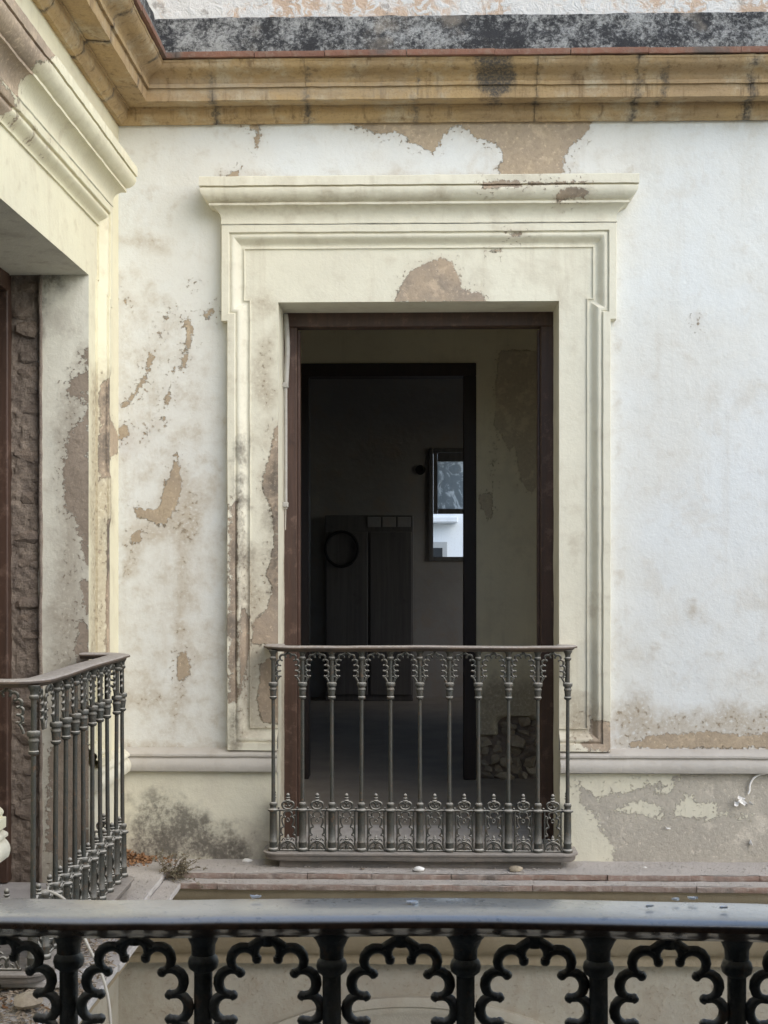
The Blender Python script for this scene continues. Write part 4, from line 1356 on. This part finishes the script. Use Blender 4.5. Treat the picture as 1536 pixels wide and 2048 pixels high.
def make_panel():
    mb = MB()
    def t(pts, r, seg=5, both=True, sides=7):
        for s in ((-1, 1) if both else (1,)):
            V, Fc = tube(spline([(s * x, 0, z) for x, z in pts], seg), r, sides)
            mb.add(V, Fc)
    t([(0, .181), (.014, .179), (.030, .181), (.0445, .180)], .0050)
    t([(0, .206), (.006, .215), (.016, .217), (.0245, .209), (.0235, .197), (.014, .187), (0, .184)], .0052)
    t([(0, .206), (.004, .199), (.010, .197), (.013, .203)], .0036)
    t([(.036, .001), (.036, .09), (.036, .18)], .0038, 1)
    t([(.0, .176), (.010, .174), (.017, .166), (.017, .154), (.011, .149), (.020, .150), (.0255, .142), (.0250, .128), (.018, .108), (.024, .106), (.030, .098), (.030, .084), (.023, .071), (.031, .070), (.0365, .060), (.0375, .046)], .0042, 3)
    t([(0, .029), (.005, .037), (.014, .040), (.025, .032), (.034, .016), (.039, .001)], .0050)
    t([(0, .029), (.003, .018), (0, .010)], .0045)
    t([(-.046, .004), (0, .003), (.046, .004)], .0050, 2, False)
    t([(.020, .150), (.030, .158), (.0345, .150)], .0028)
    t([(.030, .090), (.0345, .098), (.036, .110)], .0028)
    t([(.012, .020), (.020, .016), (.024, .006)], .0034)
    t([(.0, .128), (.007, .134), (.0, .146)], .0026)
    t([(.028, .044), (.020, .056), (.012, .050)], .0032)
    for s in (-1, 1):
        V, Fc = ICO1
        mb.add(np.array(V) * .0058 + np.array([s * .041, 0, .190]), Fc)
    return mb.data('scroll_panel', M['iron'], 60)
me_panel = make_panel()
fin = [(.004, .212), (.0045, .217), (.011, .221), (.0118, .224), (.006, .228), (.0062, .230), (.0100, .233), (.0100, .236), (.0065, .2385), (.0085, .242), (.0088, .247), (.0055, .253), (.001, .256)]
V, Fc = lathe(fin, 12); me_fin = mesh_data('finial', V, Fc, M['iron'], 40)
fin2 = [(.003, .034), (.004, .040), (.0120, .044), (.0120, .047), (.006, .050), (.0095, .053), (.0095, .056), (.005, .059), (.007, .062), (.005, .067), (.001, .074)]
V, Fc = lathe(fin2, 12); me_fin2 = mesh_data('finial', V, Fc, M['iron'], 40)

def base_slab():
    hx, r, yo = 5 * SP + .045, .07, -.048
    out = [(-hx, D_W + .02), (-hx, yo + r)] + [(-hx + r - r * math.cos(a), yo + r - r * math.sin(a)) for a in np.linspace(0, math.pi / 2, 8)[1:]]
    out += [(x, yo) for x in np.linspace(-hx + r, hx - r, 30)[1:-1]]
    out += [(hx - r + r * math.sin(a), yo + r - r * math.cos(a)) for a in np.linspace(0, math.pi / 2, 8)] + [(hx, D_W + .02)]
    out = np.array(out)
    n = len(out); V = []
    levels = [(.003, -.0005), (-.002, -.003), (-.002, -.010), (.006, -.014), (.008, -.030), (.012, -.036)]
    for ins, z in levels:
        for i in range(n):
            x, y = out[i]
            sx = 1 - ins / .69
            q = np.array([[x, y, z]])
            dz = .0035 * float(fbm(q, 6, 3)[0]) if z < -.01 else .0012 * float(fbm(q, 8, 1)[0])
            V.append((x * sx, y + ins if y < .1 else y, z + dz))
    Fc = []
    for l in range(len(levels) - 1):
        for i in range(n):
            j = (i + 1) % n
            Fc.append((l * n + i, (l + 1) * n + i, (l + 1) * n + j, l * n + j))
    Fc += [tuple(range(n)), tuple((len(levels) - 1) * n + i for i in range(n))[::-1]]
    return mesh_data('base_slab', V, Fc, M['basewood'], 40)
me_slab = base_slab()
V, Fc = ICO2
me_foot = mesh_data('foot', np.array(V) * np.array([.026, .03, .017]), Fc, M['stonebit'], 60)
mb = MB(); mb.box(-.62, .62, -.004, .16, -.075, -.032); me_core = mb.data('footing', M['basewood'])

def balcony(loc, rz, label, rail_me, missing=()):
    b = setp(empty('balcony_railing', loc, rz), label, 'railing', 'cast-iron balcony railings round the courtyard')
    P = lambda name, me, l=(0, 0, 0), r=(0, 0, 0), par=b: _put(name, me, par, l, r)
    P('handrail', rail_me)
    P('base_slab', me_slab); P('footing', me_core)
    for x in (-.5, .5): P('foot', me_foot, (x, .04, -.055))
    for i in range(11):
        x = (i - 5) * SP
        P('baluster_stub' if i in missing else 'baluster', me_stub if i in missing else me_bal, (x, 0, 0), (random.uniform(-.007, .007), random.uniform(-.005, .005), random.uniform(0, .3)))
    for i in range(10):
        x = (i - 4.5) * SP
        P('arch', me_arch, (x, 0, 0))
        q = P('scroll_panel', me_panel, (x, 0, 0))
        P('finial', me_fin, (0, 0, 0), (0, 0, 0), q); P('finial', me_fin2, (0, 0, 0), (0, 0, 0), q)
    for s in (-1, 1):                                    # short returns to the wall
        x = s * (5 * SP + .006)
        P('arch', me_arch, (x, .062 + .018, 0), (0, 0, math.radians(90)))
        q = P('scroll_panel', me_panel, (x, .062 + .018, 0), (0, 0, math.radians(90)))
        P('finial', me_fin, (0, 0, 0), (0, 0, 0), q)
    return b

ZB = -1.262
balcony((W(840, 0, YW - D_W)[0], YW - D_W, ZB), 0, 'black cast-iron balcony railing in front of the tall facing doorway', make_rail('handrail', M['ironrail'], 3, .003))
balcony((XW + D_W, 4.93, ZB), math.radians(90), 'dusty cast-iron balcony railing at the left doorway, seen end on, one bar broken off', make_rail('handrail', M['ironrail'], 5, .003), missing=(1,))
Y0 = SP * FPX / 267.0
ZBF = ZB + .024
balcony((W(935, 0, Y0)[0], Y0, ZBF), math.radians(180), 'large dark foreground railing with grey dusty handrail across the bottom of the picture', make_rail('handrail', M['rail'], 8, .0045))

# ------------------------------------------------------------------ the near side: the room the picture is taken from
yn0, yn1 = .74, Y0 - D_W
mb = MB()
mb.box(-3, -.66, yn0, yn1, ZG, 1.4); mb.box(.70, 6, yn0, yn1, ZG, 1.4); mb.box(-.66, .70, yn0, yn1, ZG, ZFLOOR)  # lintel left out over the opening so sky light gets through
setp(mb.build('wall_near', M['nearout']), kind='structure')
mb = MB(); mb.box(-1.2, 1.2, yn1, yn1 + .34, ZL - .06, ZL + .024)
setp(mb.build('ledge_near', M['slab']), kind='structure')
sbox('floor_near', (-3, 3, -3.2, yn0, ZFLOOR - .2, ZFLOOR), M['near'])
sbox('ceiling_near', (-3, 3, -3.2, .25, 1.2, 1.4), M['near'])  # stops short, leaving an added open strip for sky light on the handrail
mb = MB(); mb.box(-3, -2.8, -3.2, yn0, ZFLOOR, 1.2); mb.box(2.8, 3, -3.2, yn0, ZFLOOR, 1.2); mb.box(-2.8, 2.8, -3.2, -3.0, ZFLOOR, 1.2)
setp(mb.build('wall_near_room', M['near']), kind='structure')

# ------------------------------------------------------------------ small things
# plastic conduit in the left reveal of the front doorway
cu = XW + CF - HALF
cdt = setp(empty('conduit', (cu + .012, YW + .20, W(575, 1055, YW + .2)[1])), 'grey plastic conduit running down the left reveal of the facing doorway', 'conduit')
zz0, zz1, zz2, zz3 = (W(575, y, YW + .2)[1] for y in (632, 775, 1018, 1060))
xx = cu + .014
V, Fc = tube(spline([(xx - .004, YW + .21, zz0 + .01), (xx + .003, YW + .20, zz0 - .05), (xx + .008, YW + .19, (zz0 + zz1) / 2), (xx, YW + .195, zz1)], 8), .012, 9)
child(mk('sleeve', V, Fc, M['conduit'], None, 60), cdt)
V, Fc = tube([(xx, YW + .195, zz1 + .02), (xx, YW + .195, zz2)], .0075, 9)
child(mk('pipe', V, Fc, M['conduit'], None, 60), cdt)
V, Fc = tube([(xx, YW + .195, zz2 + .02), (xx - .002, YW + .195, zz3)], .0022, 6)
child(mk('wire', V, Fc, M['cable'], None, 60), cdt)
for zc_ in (zz1 + .01, zz2 + .02):
    mb = MB(); cbox(mb, xx - .015, xx + .012, YW + .180, YW + .210, zc_ - .012, zc_ + .012, .003)
    kid('clamp', mb, M['conduit'], cdt)

# white cable hanging off the left balcony
pts = []
for px, py, Y in ((70, 1795, 4.42), (88, 1782, 4.42), (112, 1788, 4.41), (135, 1806, 4.40), (155, 1845, 4.40), (174, 1887, 4.40), (195, 1930, 4.40), (211, 1973, 4.40), (220, 2030, 4.40), (222, 2120, 4.40), (216, 2300, 4.40)):
    x, z = W(px, py, Y); pts.append((x, Y, z))
V, Fc = tube(spline(pts, 6), .0050, 8)
setp(mk('cable', V, Fc, M['cable'], None, 60), 'white cable drooping from the left balcony over the ledge', 'cable')
# cut cord on the plinth to the right
pts = []
for px, py in ((1560, 1545), (1525, 1548), (1508, 1556), (1500, 1570), (1499, 1582), (1496, 1588)):
    x, z = W(px, py, YW - .045); pts.append((x, YW - .043, z))
V, Fc = tube(spline(pts, 6), .0045, 7)
setp(mk('cord', V, Fc, M['chip'], None, 60), 'short pale cord end hanging on the plinth at the right edge', 'cord')

# paint curls still hanging on the plinth
def flake_mesh(nm, r, seed, curl=.3, th=.0012, mat=None):
    rs = np.random.default_rng(seed)
    n = 9; a = np.sort(rs.uniform(0, 2 * math.pi, n)); rad = r * rs.uniform(.5, 1.15, n)
    x, y = rad * np.cos(a), rad * np.sin(a) * .7
    z = curl * (x * x + y * y) / r + rs.normal(0, r * .05, n)
    V = [(x[i], y[i], z[i]) for i in range(n)] + [(x[i], y[i], z[i] - th) for i in range(n)] + [(0, 0, 0), (0, 0, -th)]
    Fc = [(2 * n, i, (i + 1) % n) for i in range(n)] + [(2 * n + 1, n + (i + 1) % n, n + i) for i in range(n)] + [(i, n + i, n + (i + 1) % n, (i + 1) % n) for i in range(n)]
    return mesh_data(nm, V, Fc, mat or M['chip'])
for i, (px, py, r) in enumerate(((1476, 1594, .020), (1484, 1604, .028), (1470, 1607, .018), (1497, 1606, .016), (1498, 1686, .017), (1334, 1657, .012))):
    x, z = W(px, py, YW - .04)
    put('paint_curl', flake_mesh('paint_curl', r, i, .9), wallF, (x, YW - .042 - .006, z), (math.radians(70 + 20 * random.random()), random.uniform(-.6, .6), random.uniform(0, 3)))

# lime chips on the foreground handrail
ztop = ZBF + RH
chips = [(512, 1800, .0055, 'thin white chip at the far edge of the foreground handrail, left of its seam'), (826, 1812, .0065, 'white chip alone in the middle of the foreground handrail'),
         (1384, 1803, .0060, 'long white chip at the far edge of the foreground handrail, right end'), (1446, 1821, .0062, 'white chip nearest the right end of the foreground handrail'),
         (1301, 1819, .0042, 'leftmost small chip of the cluster on the right of the foreground handrail'), (1350, 1806, .0040, 'tiny pale chip between larger chips on the right of the foreground handrail')]
for i, (px, py, r, lab) in enumerate(chips):
    x, z = W(px, py, Y0)
    Yr = Y0 * ztop / z
    x = W(px, py, Yr)[0]
    setp(put('lime_chip', flake_mesh('lime_chip', r * 1.15, 20 + i, .03, .0018, M['paintchip']), None, (x, Yr, ztop + .0045), (random.uniform(-.1, .1), random.uniform(-.1, .1), random.uniform(-.4, .4))), lab, 'chip', 'lime chips on the handrail')

# stones lying on the ledge
def lump(px, py, p, r, mat, lab, sq=.6):
    Y = YW - p
    x, _ = W(px, py, Y)
    V, Fc = ICO2
    Vn = V * np.array([r * 1.4, r, r * sq]) * (1 + .3 * fbm(V + px, 1.5, 1))[:, None]
    return setp(put('stone', mesh_data('stone', Vn, Fc, mat, 40), None, (x, Y, ZL + .003 + r * sq * .75)), lab, 'stone', 'loose stones on the ledge')
lump(495, 1719, .08, .017, M['chip'], 'pale stone lying left of the facing balcony on the ledge')
lump(838, 1722, .235, .018, M['chip'], 'smooth whitish stone under the middle of the facing balcony base')
lump(1032, 1719, .225, .022, M['stonebit'], 'flat brown stone under the right half of the facing balcony base')
lump(725, 1732, .21, .007, M['brick'], 'small reddish stone on the ledge left of the balcony centre')
lump(1290, 1728, .15, .006, M['chip'], 'tiny pale stone on the ledge right of the facing balcony')

# grit strewn over the ledges (uncountable)
mb = MB()
V0, F0 = ICO1
V0 = np.array(V0)
for i in range(1500):
    side = 'F' if i % 3 else 'L'
    p = random.uniform(.04, .262) if random.random() < .8 else random.uniform(.272, .34)
    u = random.uniform(.05, 3.2) if side == 'F' else random.uniform(.1, 3.0)
    if u < p: continue
    r = random.uniform(.0012, .0036) * (1.8 if random.random() < .06 else 1)
    z = (ZL + .006 if p < .268 else ZL - .029)
    mb.add(V0[::1] * r * np.array([random.uniform(.8, 1.5), 1, .7]) + TW(side, u, p, z), F0)
setp(mb.build('grit', M['dust']), 'pale grit and plaster crumbs strewn along the ledge', 'grit', kind='stuff')

# leaves and twigs
def leaf_geo(L, wd, curl):
    V = [(0, 0, 0), (L * .35, wd, curl * .6), (L * .35, -wd, curl * .6), (L * .4, 0, 0), (L * .75, wd * .7, curl), (L * .75, -wd * .7, curl), (L, 0, curl * .4)]
    return np.array(V), [(0, 1, 3), (0, 3, 2), (3, 1, 4), (3, 5, 2), (3, 4, 6), (3, 6, 5)]
def rotm():
    from mathutils import Euler
    return np.array(Euler((random.uniform(-.7, .7), random.uniform(-.7, .7), random.uniform(0, 6.28))).to_matrix())
def litter(name, n, where, mat, L=(.012, .03), tw=0, **k):
    mb = MB()
    for i in range(n):
        V, Fc = leaf_geo(random.uniform(*L), random.uniform(.003, .007), random.uniform(-.004, .01))
        mb.add(V @ rotm().T + np.array(where()), Fc)
    for i in range(tw):
        o = np.array(where()); a = random.uniform(0, 6.28); l = random.uniform(.03, .10)
        d = np.array([math.cos(a), math.sin(a), random.uniform(-.15, .15)]) * l
        mid = o + d * .5 + rng.normal(0, l * .09, 3)
        V, Fc = tube(spline([o, mid, o + d], 3), random.uniform(.0008, .002), 4)
        mb.add(V, Fc)
    return setp(mb.build(name, mat), k['label'], k['cat'], kind='stuff')
def corner():
    while True:
        u, p = abs(random.gauss(0, .09)), abs(random.gauss(0, .07))
        if u < .28 and p < .2:
            return TW('F', u + .035, p + .035, ZL + .012 + max(0, .05 - .35 * (u + p)) * random.random())
litter('dry_leaves', 330, corner, M['leafbrown'], label='heap of orange-brown dry leaves in the inner corner of the ledge', cat='leaves')
def lledge():
    u = random.uniform(1.15, 3.4)
    p = random.uniform(.035, .33)
    return TW('L', u, p, (ZL if p < .268 else ZL - .026) + random.uniform(.004, .018))
litter('leaf_litter', 1500, lledge, M['twig'], L=(.012, .035), tw=520, label='grey twigs and leaf litter covering the left ledge', cat='litter')
def lledge2():
    u = random.uniform(.9, 3.0)
    p = random.uniform(.04, .14) if random.random() < .6 else random.uniform(.04, .3)
    return TW('L', u, p, ZL + random.uniform(.004, .016))
litter('dry_leaves', 220, lledge2, M['leafbrown'], label='thin scatter of rusty leaves below the left balcony', cat='leaves')
# paver lying in the litter
x, z = W(95, 1965, 4.3)
mb = MB(); cbox(mb, -.10, .09, -.07, .07, -.012, .012, .003, .001)
setp(put('paver', mb.data('paver', M['slab']), None, (XW + .165, 4.36, ZL + .030), (.03, .02, .06)), 'grey flat paver lying among the litter on the left ledge', 'paver')
mb = MB()
for i, (u, p, r) in enumerate(((2.15, .20, .045), (1.86, .10, .03))):
    V, Fc = ICO2
    Vn = V * np.array([r, r * 1.2, r * .55]) * (1 + .35 * fbm(V + i * 3, 1.6, i))[:, None]
    setp(put('plaster_lump', mesh_data('plaster_lump', Vn, Fc, M['stonebit'], 40), None, tuple(TW('L', u, p, ZL + .03))), ('big crumbled plaster lump in the litter at the lower left', 'smaller plaster lump behind the grey paver on the left ledge')[i], 'rubble', 'plaster lumps on the left ledge')
V, Fc = tube([tuple(TW('L', 2.02, .03, ZL + .06)), tuple(TW('L', 1.86, .075, ZL + .03))], .0045, 7)
setp(mk('stick', V, Fc, M['cable'], None), 'pale straight stick leaning in the litter at the left edge', 'stick')

# weed growing out of the ledge corner
wd = setp(empty('weed', tuple(TW('F', .30, .27, ZL - .01))), 'small dry weed growing on the inner corner of the tiled ledge', 'plant')
base = np.array(wd.location)
mbs, mbl = MB(), MB()
for i in range(46):
    a = random.uniform(0, 6.28); l = random.uniform(.03, .12)
    out = np.array([math.cos(a) * .6, math.sin(a) * .4 - .15, random.uniform(-.4, 1.0)]); out /= np.linalg.norm(out)
    st = base + rng.normal(0, .018, 3) * np.array([2.2, 1.4, .5])
    pth = [st, st + out * l * .5 + np.array([0, 0, .01]), st + out * l + np.array([.01, 0, .0])]
    P = spline(pth, 5)
    V, Fc = tube(P, .0011, 4); mbs.add(V, Fc)
    for q in P[2:]:
        for k in range(2):
            V, Fc = leaf_geo(random.uniform(.008, .018), random.uniform(.002, .0045), .002)
            mbl.add(V @ rotm().T + q, Fc)
kid('stem', mbs, M['twig'], wd); kid('foliage', mbl, M['green'], wd)
for o in bpy.data.objects:
    pass
